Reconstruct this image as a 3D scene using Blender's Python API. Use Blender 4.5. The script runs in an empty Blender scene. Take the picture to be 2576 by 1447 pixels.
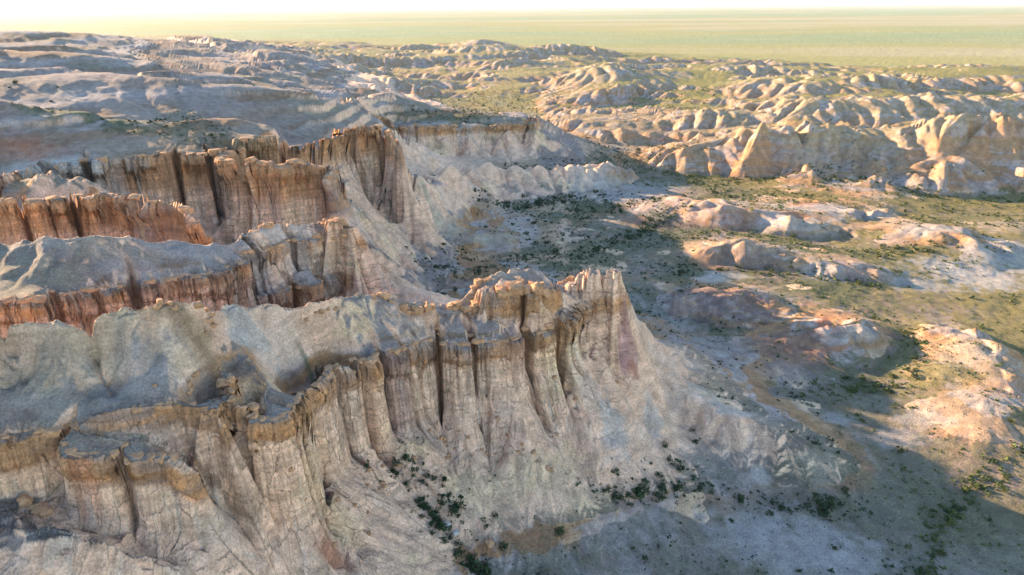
import bpy, math, random, time
import numpy as np
from mathutils import Matrix
T0 = time.time()
D2R = math.pi / 180
scene = bpy.context.scene
col = scene.collection

# ------------------------------------------------------------------ camera
CAM_Z = 80.0
PITCH = math.atan((723.5 - 16) / 1718.0)
ROLL = math.radians(0.55)
cam_d = bpy.data.cameras.new('camera'); cam = bpy.data.objects.new('camera', cam_d); col.objects.link(cam)
ct, st = math.cos(PITCH), math.sin(PITCH); ca, sa = math.cos(ROLL), math.sin(ROLL)
fwd = (0, ct, -st); up0 = (0, st, ct)
rt = (ca, -sa * up0[1], -sa * up0[2]); up = (sa, ca * up0[1], ca * up0[2])
cam.matrix_world = Matrix(((rt[0], up[0], -fwd[0], 0), (rt[1], up[1], -fwd[1], 0), (rt[2], up[2], -fwd[2], CAM_Z), (0, 0, 0, 1)))
cam_d.sensor_width = 36; cam_d.sensor_fit = 'HORIZONTAL'; cam_d.lens = 36 * 1718 / 2576
cam_d.clip_start = 0.5; cam_d.clip_end = 200000
scene.camera = cam

# ------------------------------------------------------------------ sky, sun, exposure
SUN_EL = math.radians(15.0)      # low evening sun
SUN_AZ = math.radians(-58.0)     # measured from +Y (view direction) towards +X: from the left, slightly behind the cliffs
sv = (math.cos(SUN_EL) * math.sin(SUN_AZ), math.cos(SUN_EL) * math.cos(SUN_AZ), math.sin(SUN_EL))
w = bpy.data.worlds.new('World'); scene.world = w; w.use_nodes = True
nt = w.node_tree; bg = nt.nodes['Background']
sky = nt.nodes.new('ShaderNodeTexSky'); sky.sky_type = 'NISHITA'; sky.sun_disc = False
sky.sun_elevation = SUN_EL; sky.sun_rotation = SUN_AZ
sky.altitude = 1100; sky.air_density = 1.1; sky.dust_density = 0.28; sky.ozone_density = 2.3
nt.links.new(sky.outputs[0], bg.inputs[0]); bg.inputs[1].default_value = 0.13
sun_d = bpy.data.lights.new('sun', 'SUN'); sun = bpy.data.objects.new('sun', sun_d); col.objects.link(sun)
sun_d.energy = 4.8; sun_d.angle = math.radians(0.55); sun_d.color = (1.0, 0.74, 0.47)
from mathutils import Vector
sun.rotation_euler = Vector(sv).to_track_quat('Z', 'Y').to_euler()
scene.view_settings.view_transform = 'Standard'; scene.view_settings.look = 'None'
scene.view_settings.gamma = 1.0; scene.view_settings.use_curve_mapping = False
scene.view_settings.exposure = 2.22
scene.render.engine = 'CYCLES'
cy = scene.cycles; cy.max_bounces = 4; cy.diffuse_bounces = 3; cy.glossy_bounces = 1; cy.transmission_bounces = 0; cy.volume_bounces = 0; cy.transparent_max_bounces = 4; cy.use_adaptive_sampling = True; cy.adaptive_threshold = 0.02
RIMS = {
'F': [(-46.8,65.1,38.9,37.3),(-44.2,66.0,39.2,36.6),(-41.0,68.3,38.4,35),(-38.5,69.8,37.6,32),(-35.8,71.5,37,22),(-36.3,73.7,37,21),(-37.0,77.0,37.6,20),(-35.6,74.6,36.8,20),(-34.0,71.6,36,20),(-32.9,70.7,34.5,20),(-31.2,70.0,34,20),(-28.0,71.6,33.5,19),(-27.3,75.2,33,18),(-27.5,79.4,32.5,17),(-27.4,83.7,31.2,16),(-27.6,86.9,31,15.5),(-26.3,90.4,30,15),(-23.6,92.0,29.3,15),(-21.7,96.4,28.5,14.5),(-19.3,98.2,28.2,14),(-16.6,101.4,27.8,14),(-13.8,104.2,27.6,15),(-9.8,103.6,26.8,17),(-5.3,105.5,26.8,18),(-1.2,104.9,26.6,19.5),(1.8,107.0,26.8,19.5),(5.5,108.6,27,19.5),(9.6,109.8,27.6,20),(11.0,111.6,28,21),(11.1,114.4,28.7,19),(12.1,116.4,30,22)],
'B': [(-61.0,60.8,38,31),(-55.7,62.6,37.4,30.5),(-53.8,63.7,37.6,30.3),(-52.0,64.4,37.6,30),(-50.2,63.7,37.2,29.5),(-47.7,61.3,36,29),(-45.9,61.9,36,28.3),(-42.1,61.8,35.5,27),(-38.1,63.4,34.5,25),(-37.3,62.8,33.6,24),(-35.8,62.6,32,22)],
'K': [(-7.0,113.1,33.6,31.5),(-3.0,111.2,33.9,30.6),(0.8,110.4,33.9,29.4),(3.9,109.7,33.7,29),(6.1,109.9,33.3,28.8),(7.2,113.7,33.2,29.2)],
'S': [(-76.0,86.5,43,30),(-70.1,90.4,42,29),(-66.8,92.0,41,28),(-64.0,97.1,40.3,27),(-60.1,100.5,40,26),(-56.9,101.5,39.6,25),(-55.5,104.5,39.5,25),(-52.1,106.1,39.3,24),(-50.1,106.6,39.3,24),(-49.0,109.5,39.2,24),(-48.0,113.4,39.2,27),(-46.4,116.5,39,32),(-46.1,120.4,39,33),(-44.0,124.7,38.8,33),(-40.5,128.5,38.3,33),(-36.4,131.7,37.8,32),(-32.8,132.3,37.5,30),(-32.0,135.1,37,28)],
'S2': [(-46.8,114.6,32.4,18),(-43.7,118.3,32,17),(-40.3,121.9,31.5,16),(-36.7,125.8,31,15),(-34.4,129.4,30,14)],
'T0': [(-107.1,129.6,46,37),(-96.9,132.6,45.5,37),(-91.0,135.8,45,36),(-85.0,141.1,45,37),(-78.4,137.5,44,35),(-69.6,135.9,43,33),(-65.6,133.7,42,31),(-64.1,133.4,40,29)],
'T1': [(-119.2,150.4,45.5,36),(-116.5,160.4,45.5,36),(-112.1,167.7,45.5,34),(-102.5,172.5,45.5,32),(-97.6,175.8,45.5,29),(-91.1,177.0,45.5,28),(-83.6,178.8,45.5,27),(-77.6,183.3,45.5,27),(-76.9,186.6,45.5,28),(-72.5,176.1,45,27),(-66.1,175.6,44,26),(-59.8,171.4,43,26),(-57.9,175.1,43,26),(-54.7,178.3,42.5,26),(-50.8,179.0,42,26),(-46.8,174.9,39,27)],
'T2': [(-76.4,190.6,46.5,37),(-69.0,191.4,46.5,36),(-59.5,196.9,46,36),(-54.7,209.7,45.5,36),(-50.7,224.6,45,35.5),(-42.9,227.3,44.5,35),(-38.0,221.5,44,35),(-34.6,212.6,43,36)],
'T3': [(-75.6,306.2,37.5,33),(-73.8,313.7,36.6,30.5),(-68.2,329.2,34,27.5),(-58.5,336.9,30,23.5),(-47.1,336.7,26.5,20),(-36.0,341.6,26,19.3),(-22.8,348.9,25.5,18.6),(-6.9,353.7,25,18.2),(5.4,362.1,25,18.2),(9.8,373.2,26,18.6),(11.9,359.0,25,18)],
}
CRESTS = {
'Fc': (7,13,[(-65.7,67.3,47),(-61.9,69.2,47),(-60.2,72.8,46),(-56.5,73.5,46),(-50.1,74.3,46),(-48.9,75.5,46.5),(-46.7,76.8,46.5),(-43.8,77.7,46.5),(-42.0,78.6,46),(-41.2,82.3,44),(-40.4,84.8,42.5),(-40.1,88.0,41.5),(-37.6,91.3,40),(-35.3,94.3,38.5),(-32.4,96.6,37.8),(-30.7,99.3,37.5),(-27.4,103.8,36),(-24.0,106.1,35.5),(-20.7,108.1,34.5),(-19.6,107.6,33.8),(-14.5,109.8,32.2),(-13.6,110.6,31.2),(-11.9,110.9,31.2),(-7.7,112.5,32.5),(-5.6,115.2,34.3),(-2.7,116.5,35),(1.6,117.5,35.6),(5.3,117.5,35),(7.0,116.8,33.3),(7.8,119.1,31),(10.7,120.3,31.3),(11.8,120.2,33),(13.9,118.8,34.5),(15.6,118.9,34.6),(16.4,119.9,33),(17.1,120.1,32.6),(18.8,119.5,34),(20.0,119.3,33.7),(20.8,118.5,32.7),(21.5,120.0,30.5)]),
'Sc': (7,14,[(-93.1,102.8,47),(-81.9,104.3,46),(-78.5,104.0,46),(-72.3,104.2,46.2),(-68.5,105.1,46.4),(-66.1,106.3,46.6),(-64.4,107.2,45.8),(-61.6,108.9,44.4),(-59.0,110.9,43.2),(-55.7,113.3,42.5),(-51.7,114.7,42),(-48.4,117.3,42),(-48.4,120.9,42.2),(-47.1,125.7,42),(-45.2,127.2,41.6),(-40.6,131.7,40.6),(-39.3,133.7,40.4),(-37.9,135.0,40.6),(-36.3,137.1,40.3),(-33.4,135.7,39),(-31.9,135.1,37.6)]),
'T0c': (9,6,[(-133.9,154.2,47.5),(-115.6,153.6,47),(-105.8,152.1,46.6),(-98.4,151.5,46.3),(-86.7,144.1,45.3)]),
'T1c': (0,0,[(-129.5,175.1,50),(-125.1,180.5,49.5),(-119.2,182.4,48.8),(-105.3,185.8,48.6),(-96.7,190.3,48.6),(-90.6,193.5,48),(-86.9,189.8,47.5)]),
'T4': (12,8,[(-32.1,243.2,27),(-26.4,255.6,21.5),(-20.6,280.0,18),(-13.0,297.7,18.2),(-4.4,299.8,16.8),(0.9,302.0,13.8),(9.8,305.3,12.8),(24.7,312.7,13.8),(36.0,315.4,12.2),(52.5,325.8,9.8),(59.8,331.4,6)]),
'L1': (14,11,[(-156.7,188.0,60),(-139.0,192.4,58.5),(-131.6,196.9,56.5),(-116.7,194.8,53.6),(-110.3,197.1,53),(-101.4,198.9,51),(-95.7,201.0,50.4),(-88.7,209.8,51),(-81.8,210.1,50.3),(-77.5,211.0,49.3),(-66.6,206.2,47.6)]),
'L2': (18,11,[(-203.6,247.8,62),(-186.0,261.7,61),(-171.4,278.1,60.3),(-151.1,268.5,59),(-131.0,266.3,57.3),(-103.7,271.4,54.4),(-83.2,278.2,51),(-73.9,271.2,49),(-69.5,298.1,45),(-70.9,337.2,42),(-67.5,371.0,38.5),(-54.3,379.6,34.5),(-41.2,375.3,31.8),(-21.8,370.3,29.6),(-11.3,370.8,28.6),(-0.8,381.0,29),(9.7,386.1,28)]),
'L2b': (18,8,[(-156.4,289.8,58.5),(-153.0,295.8,58),(-137.7,308.9,56),(-128.6,320.0,54.5),(-112.2,312.1,50.5)]),
'L3': (20,10,[(-250.1,307.7,66),(-222.1,315.6,65),(-222.1,331.3,64.5),(-210.2,335.4,64),(-195.1,327.7,62.4),(-187.9,333.5,60.6)]),
'L3b': (20,9,[(-193.3,346.6,60),(-190.5,352.0,60),(-178.5,343.2,59),(-162.0,331.6,57),(-150.2,328.9,55)]),
'L4': (22,8,[(-275.1,339.5,67),(-243.7,347.4,66),(-239.7,367.6,65.4),(-228.7,378.9,64),(-226.8,404.7,61.5)]),
'L5': (60,10,[(-374.9,465.9,70),(-357.4,513.5,69),(-343.3,525.8,68),(-345.2,566.0,66),(-369.5,645.5,62.5),(-417.8,780.2,55),(-471.7,907.6,48),(-518.6,1063.7,40)]),
}
LINES = [
[(-39.5,66.8,31),(-38.3,66.9,27),(-36.8,67.3,22)],
[(-40.1,83.6,39.8),(-38.8,80.4,37.8),(-38.0,78.5,35.6)],
[(-34.4,81.1,38),(-32.4,76.5,35.8),(-31.2,73.3,34.8)],
[(-40.8,75.6,42.6),(-41.0,72.7,40.3),(-40.4,69.3,39)],
[(-52.2,76.0,41.4),(-49.2,72.5,39.4),(-46.9,69.6,37.8)],
[(-53.6,72.1,42.9),(-53.0,68.6,40.6),(-52.0,65.6,38.8)],
[(-45.4,73.5,42.6),(-43.7,70.1,40.2)],
[(-60.3,73.1,41.4),(-57.3,69.6,39)],
[(-29.7,93.4,14),(-26.6,92.7,13.3),(-22.0,91.3,12),(-16.6,88.1,9.3),(-12.1,85.5,6),(-7.5,80.6,2.6),(-5.0,77.5,1),(-2.0,68.6,0)],
[(-18.0,90.4,12.2),(-13.3,87.3,9.2),(-8.8,84.1,6.4),(-5.1,80.3,3.6)],
[(-15.9,95.0,13.5),(-13.5,92.6,11.3),(-11.0,88.6,8.9)],
[(-54.3,45.2,26),(-48.5,46.8,25),(-42.3,48.4,23.5),(-40.0,50.6,21.5),(-36.2,54.0,18),(-31.4,57.2,15.5),(-26.7,61.6,13),(-20.4,66.9,9.3)],
[(-29.2,87.2,15.5),(-26.2,77.6,13),(-23.6,69.8,10)],
[(-56.2,56.1,31.5),(-52.4,56.3,31),(-49.2,55.2,31.2),(-47.2,55.9,31),(-44.7,55.6,30.5),(-41.1,55.6,28.5),(-36.5,55.4,26),(-33.6,55.5,24)],
[(-58.9,59.3,30.4),(-54.8,59.3,30),(-51.8,59.1,29.4),(-49.2,59.5,28.7),(-46.1,58.8,27.4),(-41.8,58.0,25.4),(-36.6,57.0,23)],
[(-8.5,104.4,19.7),(-8.4,101.5,14.6),(-7.3,98.4,11),(-6.1,93.9,8.6),(-4.0,88.2,6),(-2.1,84.1,4)],
[(-1.1,102.4,19.4),(0.6,100.8,15),(2.6,98.0,11.2),(5.2,94.6,8),(8.2,89.9,5.2)],
[(-5.0,105.1,15.6),(-4.4,101.3,10.6),(-3.5,95.2,7.6)],
[(3.8,104.9,16),(7.6,101.8,11),(12.2,97.1,6.8),(15.7,91.7,4)],
[(-13.9,101.3,14),(-12.3,96.5,10),(-9.9,91.2,7.6)],
[(7.6,104.2,19.6),(9.7,102.8,15.2),(13.0,99.8,10.6),(16.8,95.7,7),(21.6,91.2,3.8)],
[(2.3,87.4,4.6),(12.1,89.1,4.2),(23.5,90.8,3),(32.7,93.0,2.2),(40.9,93.0,1.4),(49.9,91.6,0.8),(60.8,91.9,0.4)],
[(-2.7,78.5,1.5),(12.3,79.0,1.6),(24.6,80.2,1),(41.8,77.4,0.5)],
[(12.2,115.3,28.3),(13.4,114.9,24),(14.3,114.2,18.5)],
[(17.1,115.6,28.5),(17.6,115.2,23.8),(18.7,113.9,18.6),(20.9,112.0,14.5),(26.0,109.0,8.5),(30.9,102.9,4)],
[(21.5,120.0,30.5),(24.5,123.3,25),(28.8,126.9,18),(33.2,130.0,12.4),(38.0,130.8,8.8),(43.3,128.0,7.4),(48.2,124.3,6.6)],
[(24.9,123.3,18),(29.5,120.2,11.5),(36.1,113.5,8.2),(43.5,110.3,8.4),(49.9,108.5,7),(54.2,102.9,5),(58.0,102.2,4.2),(61.7,102.0,3)],
[(31.5,112.5,5.3),(37.1,107.1,4.4),(40.1,101.6,2.2)],
[(43.9,107.8,5.6),(43.9,102.2,2.6),(46.6,99.5,2)],
[(37.0,188.3,2.5),(41.9,177.5,2),(42.4,159.5,2),(46.1,150.1,2.2),(55.0,150.4,3)],
[(69.9,110.7,1.5),(76.0,100.9,0.6),(78.4,88.0,0.3)],
[(-95.8,95.0,30),(-118.6,137.0,27),(-94.4,124.5,24),(-83.9,133.0,20),(-71.2,141.4,16),(-55.5,147.6,13),(-38.9,157.4,10),(-29.5,160.5,8.5),(-21.1,178.3,6),(-10.6,194.3,4.5)],
[(-32.6,137.5,33.5),(-31.9,140.6,31),(-31.4,145.8,26.5),(-30.6,149.1,23.5),(-28.5,153.5,18.5),(-26.2,155.5,13.5)],
[(-36.1,163.9,22),(-36.5,180.3,15),(-33.2,185.2,9.5),(-26.6,186.3,6.5)],
[(-124.0,135.5,33),(-95.8,143.2,30),(-77.3,159.5,24),(-69.1,173.7,20),(-62.1,193.4,18),(-56.8,215.2,15),(-47.5,218.9,11),(-37.4,212.4,7.5)],
[(-48.2,186.5,34),(-47.7,191.8,28),(-44.5,207.9,21),(-37.7,218.3,15.5),(-30.9,225.1,11),(-24.5,228.4,8.5)],
[(-35.0,214.8,42),(-34.0,213.6,39.5),(-32.0,224.0,34.5),(-29.1,234.9,26),(-25.2,240.3,16),(-21.1,239.5,9.5)],
[(-50.6,214.5,37),(-49.1,219.8,31),(-45.8,219.9,25),(-41.6,223.1,18),(-37.7,226.5,13.5)],
[(-41.4,252.4,16),(-30.5,245.9,10)],
[(-12.7,297.3,17.4),(-9.8,290.6,11.2),(-6.8,280.0,5.2)],
[(1.9,301.5,13),(3.2,293.6,8.6),(6.7,285.0,4.6)],
[(-6.2,300.7,12),(-2.7,292.6,5)],
[(-19.2,287.0,13),(-16.1,281.5,6.6)],
[(10.8,306.3,8.2),(12.9,290.4,4)],
[(25.1,313.0,13),(26.2,302.6,8),(28.3,292.5,4.2)],
[(18.5,314.7,8.6),(19.3,296.5,3.8)],
[(39.8,315.5,11.2),(43.6,311.3,5.4)],
[(33.7,318.6,7),(34.8,301.6,3.6)],
[(-20.7,280.7,17),(-22.2,275.8,11.5),(-20.4,271.9,7.5)],
[(-20.7,275.6,6.5),(-9.2,275.1,4),(7.6,286.9,3.2),(27.1,294.5,2.8),(43.1,309.4,2.5),(66.1,334.8,2)],
[(11.9,359.0,24),(15.4,352.3,17),(20.5,351.4,10),(29.9,353.1,7.5),(45.2,359.5,5)],
[(16.8,385.5,22),(25.8,387.7,15),(37.4,390.3,10),(52.2,382.0,6.5),(68.8,374.1,3.5)],
[(-42.9,327.6,14),(-26.7,338.7,10),(-7.0,346.5,9),(13.2,348.0,8.5)],
[(-34.4,341.9,20.3),(-31.1,335.5,15.6),(-28.6,337.8,11)],
[(-18.7,342.9,19),(-16.6,338.4,14.9),(-13.8,339.0,11.4)],
[(-3.9,349.4,18.7),(-1.9,343.3,14.8),(1.0,341.3,10.8)],
[(-27.1,348.9,17),(-24.2,347.0,11.3)],
[(-11.1,353.6,16.6),(-8.1,350.8,11)],
[(3.2,359.8,16.8),(7.3,353.2,10.8)],
[(-60.3,350.7,22),(-52.3,328.8,19),(-46.2,324.4,16)],
[(-28.6,233.4,6.5),(-25.1,233.9,7.5),(-21.4,232.9,7.2),(-17.8,230.0,6),(-12.1,228.9,7.2),(-7.2,228.6,7.8),(-3.0,228.3,7),(1.8,225.8,5),(5.3,225.1,3)],
[(-18.4,217.3,2.8),(-6.3,217.5,2.6),(5.8,220.4,2.6)],
[(-15.8,244.9,4),(2.0,244.4,4.6),(9.4,242.9,3.6)],
[(-25.5,222.3,4),(-38.6,219.5,6.5),(-32.0,209.4,4.4)],
[(-26.5,205.8,3.6),(-11.1,204.6,3.2),(5.7,216.6,2.8),(21.8,217.3,2.4),(43.5,226.1,2),(69.2,245.2,1.5)],
[(-5.7,263.1,3.2),(18.9,276.0,2.6),(54.4,289.7,2),(89.3,290.3,1.5)],
[(-34.0,188.7,5),(-26.4,184.2,5.5),(-18.2,184.6,6.5),(-12.6,187.2,6)],
[(16.2,233.9,2.6),(32.8,253.6,2.4),(57.1,259.5,2)],
[(39.2,175.3,3),(45.1,173.0,5.5),(55.8,172.6,7),(66.0,173.5,6.5),(73.1,170.8,4),(77.1,166.5,1.8)],
[(44.3,167.6,1.6),(53.2,160.9,1.2),(63.3,160.3,1.4)],
[(55.8,144.3,4),(66.5,148.6,6.2),(71.9,150.3,7),(77.1,151.2,7.4),(83.2,151.7,7),(90.7,154.1,5),(97.7,154.8,2)],
[(55.3,128.4,1.6),(64.5,125.4,1.4),(77.4,134.9,1.6),(94.0,149.3,1)],
[(103.0,150.6,3.5),(108.8,152.8,5),(112.2,150.6,5.6),(112.3,143.3,6),(109.6,135.0,5.8),(105.6,125.7,5.6),(101.0,118.1,4.6),(93.3,111.8,3.2),(86.7,110.8,2.6),(82.9,116.3,2.2)],
[(125.1,148.2,1.2),(118.7,133.4,1),(111.1,120.5,1)],
[(75.7,127.4,1),(84.3,139.5,1),(101.4,153.8,0.8)],
[(88.6,131.2,2.6),(95.3,128.3,4.2),(103.0,138.3,4.6),(96.9,120.5,5)],
[(62.6,214.5,3),(65.5,211.5,6.5),(72.1,212.6,8),(80.1,213.3,8.5),(85.8,210.3,7),(91.5,207.5,4.5),(92.8,201.3,5),(97.7,198.7,6.3),(106.5,198.8,5.5),(112.2,197.0,3.5),(123.8,194.7,1)],
[(60.5,210.4,1),(79.1,207.3,1),(89.6,201.1,0.8),(111.6,194.6,0.5),(132.2,188.2,0.3)],
[(63.2,282.4,3),(71.2,274.1,6),(80.6,267.0,7),(87.1,252.5,8.5),(96.8,249.5,8),(106.1,250.2,7.4),(110.7,251.0,4),(113.0,240.8,5.5),(119.4,238.1,4),(125.9,235.4,1)],
[(62.9,257.2,1),(77.5,247.7,0.6),(98.1,242.2,0.6),(114.4,228.7,0.4)],
[(115.1,274.2,3),(120.1,269.2,5.5),(127.6,269.6,5),(133.7,259.8,4.4),(142.7,259.1,4.5),(150.6,255.7,3),(157.3,256.1,2)],
[(143.7,260.8,4),(152.5,259.9,4.5),(160.2,261.5,2)],
[(142.1,248.0,3),(144.8,234.9,5.5),(150.9,230.7,6),(154.5,225.0,5.6),(156.7,219.0,4),(163.5,218.4,2)],
[(159.0,236.7,4.5),(160.2,229.7,5.5),(163.6,223.7,4.5),(173.9,218.7,2.5)],
[(168.4,234.1,1),(182.7,243.3,2.5),(196.6,251.5,3)],
[(134.4,256.5,0.5),(179.3,266.4,0.4),(215.0,277.0,0.4)],
[(117.4,182.7,0.2),(150.8,198.1,0),(183.7,219.4,0)],
[(98.7,168.6,0.6),(123.8,174.1,0.2),(146.1,174.0,0)],
[(113.2,385.7,6.1),(115.1,371.1,10.98),(117.8,360.0,14.64),(120.1,351.7,19.52),(123.9,340.9,24.4),(131.7,337.6,25.62),(136.8,340.2,24.4),(145.5,347.0,17.69),(147.9,356.0,11.59),(147.5,360.4,4.88)],
[(148.4,347.4,21.96),(151.0,343.9,25.62),(158.9,342.1,25.62),(165.5,345.5,25.62),(169.7,346.8,24.4),(179.1,353.0,21.96),(191.0,356.1,20.74),(195.3,348.2,22.57),(198.3,345.3,23.79),(207.2,341.2,26.84),(215.0,337.1,29.28),(222.8,329.9,31.72),(229.2,326.0,32.94),(241.3,321.2,32.94)],
[(139.8,347.7,23.18),(150.6,352.3,20.74)],
[(153.8,345.3,24.4),(172.3,376.0,13.42),(180.9,386.4,4.88)],
[(197.9,351.9,21.349999999999998),(212.5,368.6,12.2),(225.2,377.7,6.1)],
[(214.0,340.8,26.84),(237.9,355.9,15.25),(248.1,350.9,10.98),(255.2,342.3,8.54),(264.0,343.0,7.32)],
[(110.4,493.7,4.88),(109.8,472.8,8.54),(112.9,453.5,13.42),(113.4,431.4,18.3),(121.7,430.7,19.52),(134.4,431.7,18.3),(151.7,446.0,14.64),(156.0,441.7,9.76)],
[(148.6,461.4,17.08),(165.5,451.8,21.96),(174.4,449.5,25.62),(178.7,430.7,26.84),(192.0,423.8,26.84),(208.2,424.5,26.84),(230.2,426.7,26.84),(255.0,428.3,28.06),(266.7,422.8,29.28),(280.8,418.9,26.84),(321.0,430.1,24.4)],
[(278.2,432.9,26.84),(278.7,439.5,20.74),(271.7,434.7,17.08)],
[(100.5,346.7,6.1),(106.6,347.4,7.93),(113.5,343.2,7.32),(116.9,339.5,2.44)],
[(118.0,339.0,8.54),(121.3,331.9,10.37),(125.2,331.2,8.54),(132.5,333.4,3.66)],
[(138.4,326.3,10.98),(140.8,318.5,12.2),(147.8,320.8,9.76),(155.8,323.8,3.66)],
[(160.6,332.3,8.54),(169.3,323.1,10.98),(176.5,314.0,8.54),(185.2,312.0,6.1)],
[(160.1,313.5,6),(164.6,304.6,8),(173.0,302.9,6.5),(179.5,296.8,2.5)],
[(188.6,316.4,9.76),(192.6,308.5,13.42),(200.4,306.5,13.42),(212.8,313.9,10.98),(217.5,310.6,6.1)],
[(212.8,313.9,10.98),(225.9,316.0,8.54),(235.1,312.7,7.32),(240.6,309.7,6.1)],
[(187.9,304.1,7),(195.2,298.9,8.5),(205.8,300.3,5),(211.9,297.5,2)],
[(226.8,311.8,8.54),(232.9,305.8,8.54)],
[(70.4,358.2,0.8),(101.3,332.9,0.5),(138.0,326.0,0.4),(161.2,313.6,0.3),(183.5,293.7,0.2),(228.9,296.8,0.2)],
[(177.8,373.5,3),(198.6,371.5,3.2),(216.0,363.9,3.5),(242.3,355.1,4)],
[(135.0,455.1,4),(128.4,469.7,3),(108.9,454.9,3)],
[(24.3,440.2,5),(39.0,434.9,7),(55.3,446.2,8),(74.5,470.8,6)],
[(53.5,430.0,4),(61.4,416.3,8),(76.0,418.0,9),(88.0,416.7,6),(99.7,415.0,5)],
[(71.9,490.2,3),(85.4,515.7,9),(94.4,507.9,8),(104.7,499.9,4)],
[(72.6,410.9,6),(80.0,413.5,9),(100.2,418.3,8),(111.0,404.1,8),(115.2,401.2,5)],
[(29.0,527.3,0.6),(68.7,557.3,0.4),(109.5,610.3,0.3),(143.6,607.8,0.3)],
[(25.3,583.2,2),(44.8,580.4,7),(70.5,576.4,12),(91.9,590.4,15),(105.8,613.7,14),(125.2,606.0,12),(142.3,604.9,8)],
[(56.9,643.9,6),(77.1,665.2,16),(87.7,661.8,18),(108.1,673.6,16),(141.5,709.5,15),(181.5,750.0,15),(200.7,738.6,15),(234.8,719.6,14),(269.0,721.2,12),(298.7,727.3,10),(327.0,727.7,5)],
[(-39.3,850.5,4),(-10.7,851.2,15),(3.6,865.2,17),(32.1,858.0,15),(67.5,885.6,14),(115.8,961.9,13),(170.4,969.2,12),(225.8,976.0,10),(278.0,967.9,6)],
[(-115.4,1082.4,4),(-81.7,1039.9,16),(-47.5,1046.7,18),(-13.0,1056.5,16),(40.7,1090.8,14),(104.9,1134.0,12),(173.9,1178.1,10),(271.8,1178.6,6)],
[(-230.1,1217.8,5),(-199.9,1244.8,16),(-168.0,1263.5,18),(-111.3,1248.5,15),(-23.3,1316.0,12),(91.7,1415.6,8)],
[(-113.0,833.2,4),(-72.0,847.5,10),(-49.0,854.7,6),(-19.7,821.7,2)],
[(-239.8,977.8,10),(-212.7,954.4,14),(-188.6,964.1,8),(-172.4,960.9,3)],
[(-54.2,724.1,3),(-24.8,699.7,8),(-5.2,701.2,5),(18.4,698.8,2)],
[(197.3,679.7,8),(233.6,674.8,10),(256.1,635.7,12),(299.1,651.8,11),(356.5,655.8,9),(428.3,682.0,6)],
[(206.8,614.2,8),(237.0,587.2,14),(285.1,583.5,13),(342.2,596.9,11)],
[(363.3,722.1,6),(408.7,717.1,8),(459.7,733.4,4)],
[(432.1,676.5,8),(470.9,690.1,10),(512.3,693.9,10)],
[(330.8,826.1,5),(349.9,766.1,8),(400.5,781.3,7)],
[(286.8,1159.3,4),(309.7,1081.7,7),(350.4,1076.5,3)],
[(-150.0,660.8,6),(-112.9,709.1,4),(-77.3,752.8,3),(-12.5,661.7,1),(46.7,709.9,0.5)],
[(-194.3,844.1,6),(-155.7,837.5,4),(-105.3,807.2,2)],
[(-593.3,1138.9,34),(-523.3,1147.9,30),(-432.9,1156.1,24),(-327.8,1118.8,18),(-265.4,1112.3,12)],
[(-273.8,561.6,44),(-262.1,647.5,38),(-227.6,681.1,30),(-185.0,687.2,20)],
[(-181.9,493.5,40),(-184.6,571.3,38),(-170.7,587.0,32),(-168.9,626.0,22),(-163.5,673.3,12)],
[(-149.7,460.9,40),(-136.5,467.8,38),(-129.0,476.5,32),(-130.9,536.5,20)],
[(-697.2,1340.2,30),(-759.7,1778.0,14),(-594.2,1866.5,6),(-411.5,1969.7,3)],
]
POLY = {'front':[(-95,30),(-30,40),(-23.6,69.8),(-21.3,90.5),(-14.7,87.3),(-10.1,83.6),(-2.8,87.0),(2.4,91.3),(12.6,92.9),(22.0,93.0),(31.2,94.4),(41.0,93.0),(57.5,92.2),(64.3,102.6),(52.5,115.2),(44.1,130.4),(40,148),(24,140),(16,133),(-10,126),(-30,114),(-45,95),(-70,84),(-120,75)],'middle':[(-120,75),(-70,84),(-45,95),(-30,114),(-10,126),(-14,150),(-18,166),(-38,155),(-60,134),(-85,117),(-150,105)],'back':[(-150,105),(-85,117),(-60,134),(-38,155),(-18,180),(-31.7,229.6),(-21.1,237.8),(-5.9,273.7),(26.9,291.8),(63.0,339.7),(50.7,370.1),(25.6,385.5),(25,388),(-40,388),(-95,300),(-110,205),(-200,190)],'left':[(-200,190),(-110,205),(-95,300),(-40,388),(-60,430),(-400,1000),(-1200,1000)],'hills':[(24.1,437.3),(49.6,395.3),(69.8,354.4),(100.3,329.6),(136.4,322.0),(159.4,309.9),(182.4,291.7),(247.8,292.7),(700,520),(760,760),(420,800),(100,760),(20,560),(28.3,515.0)]}
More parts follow.
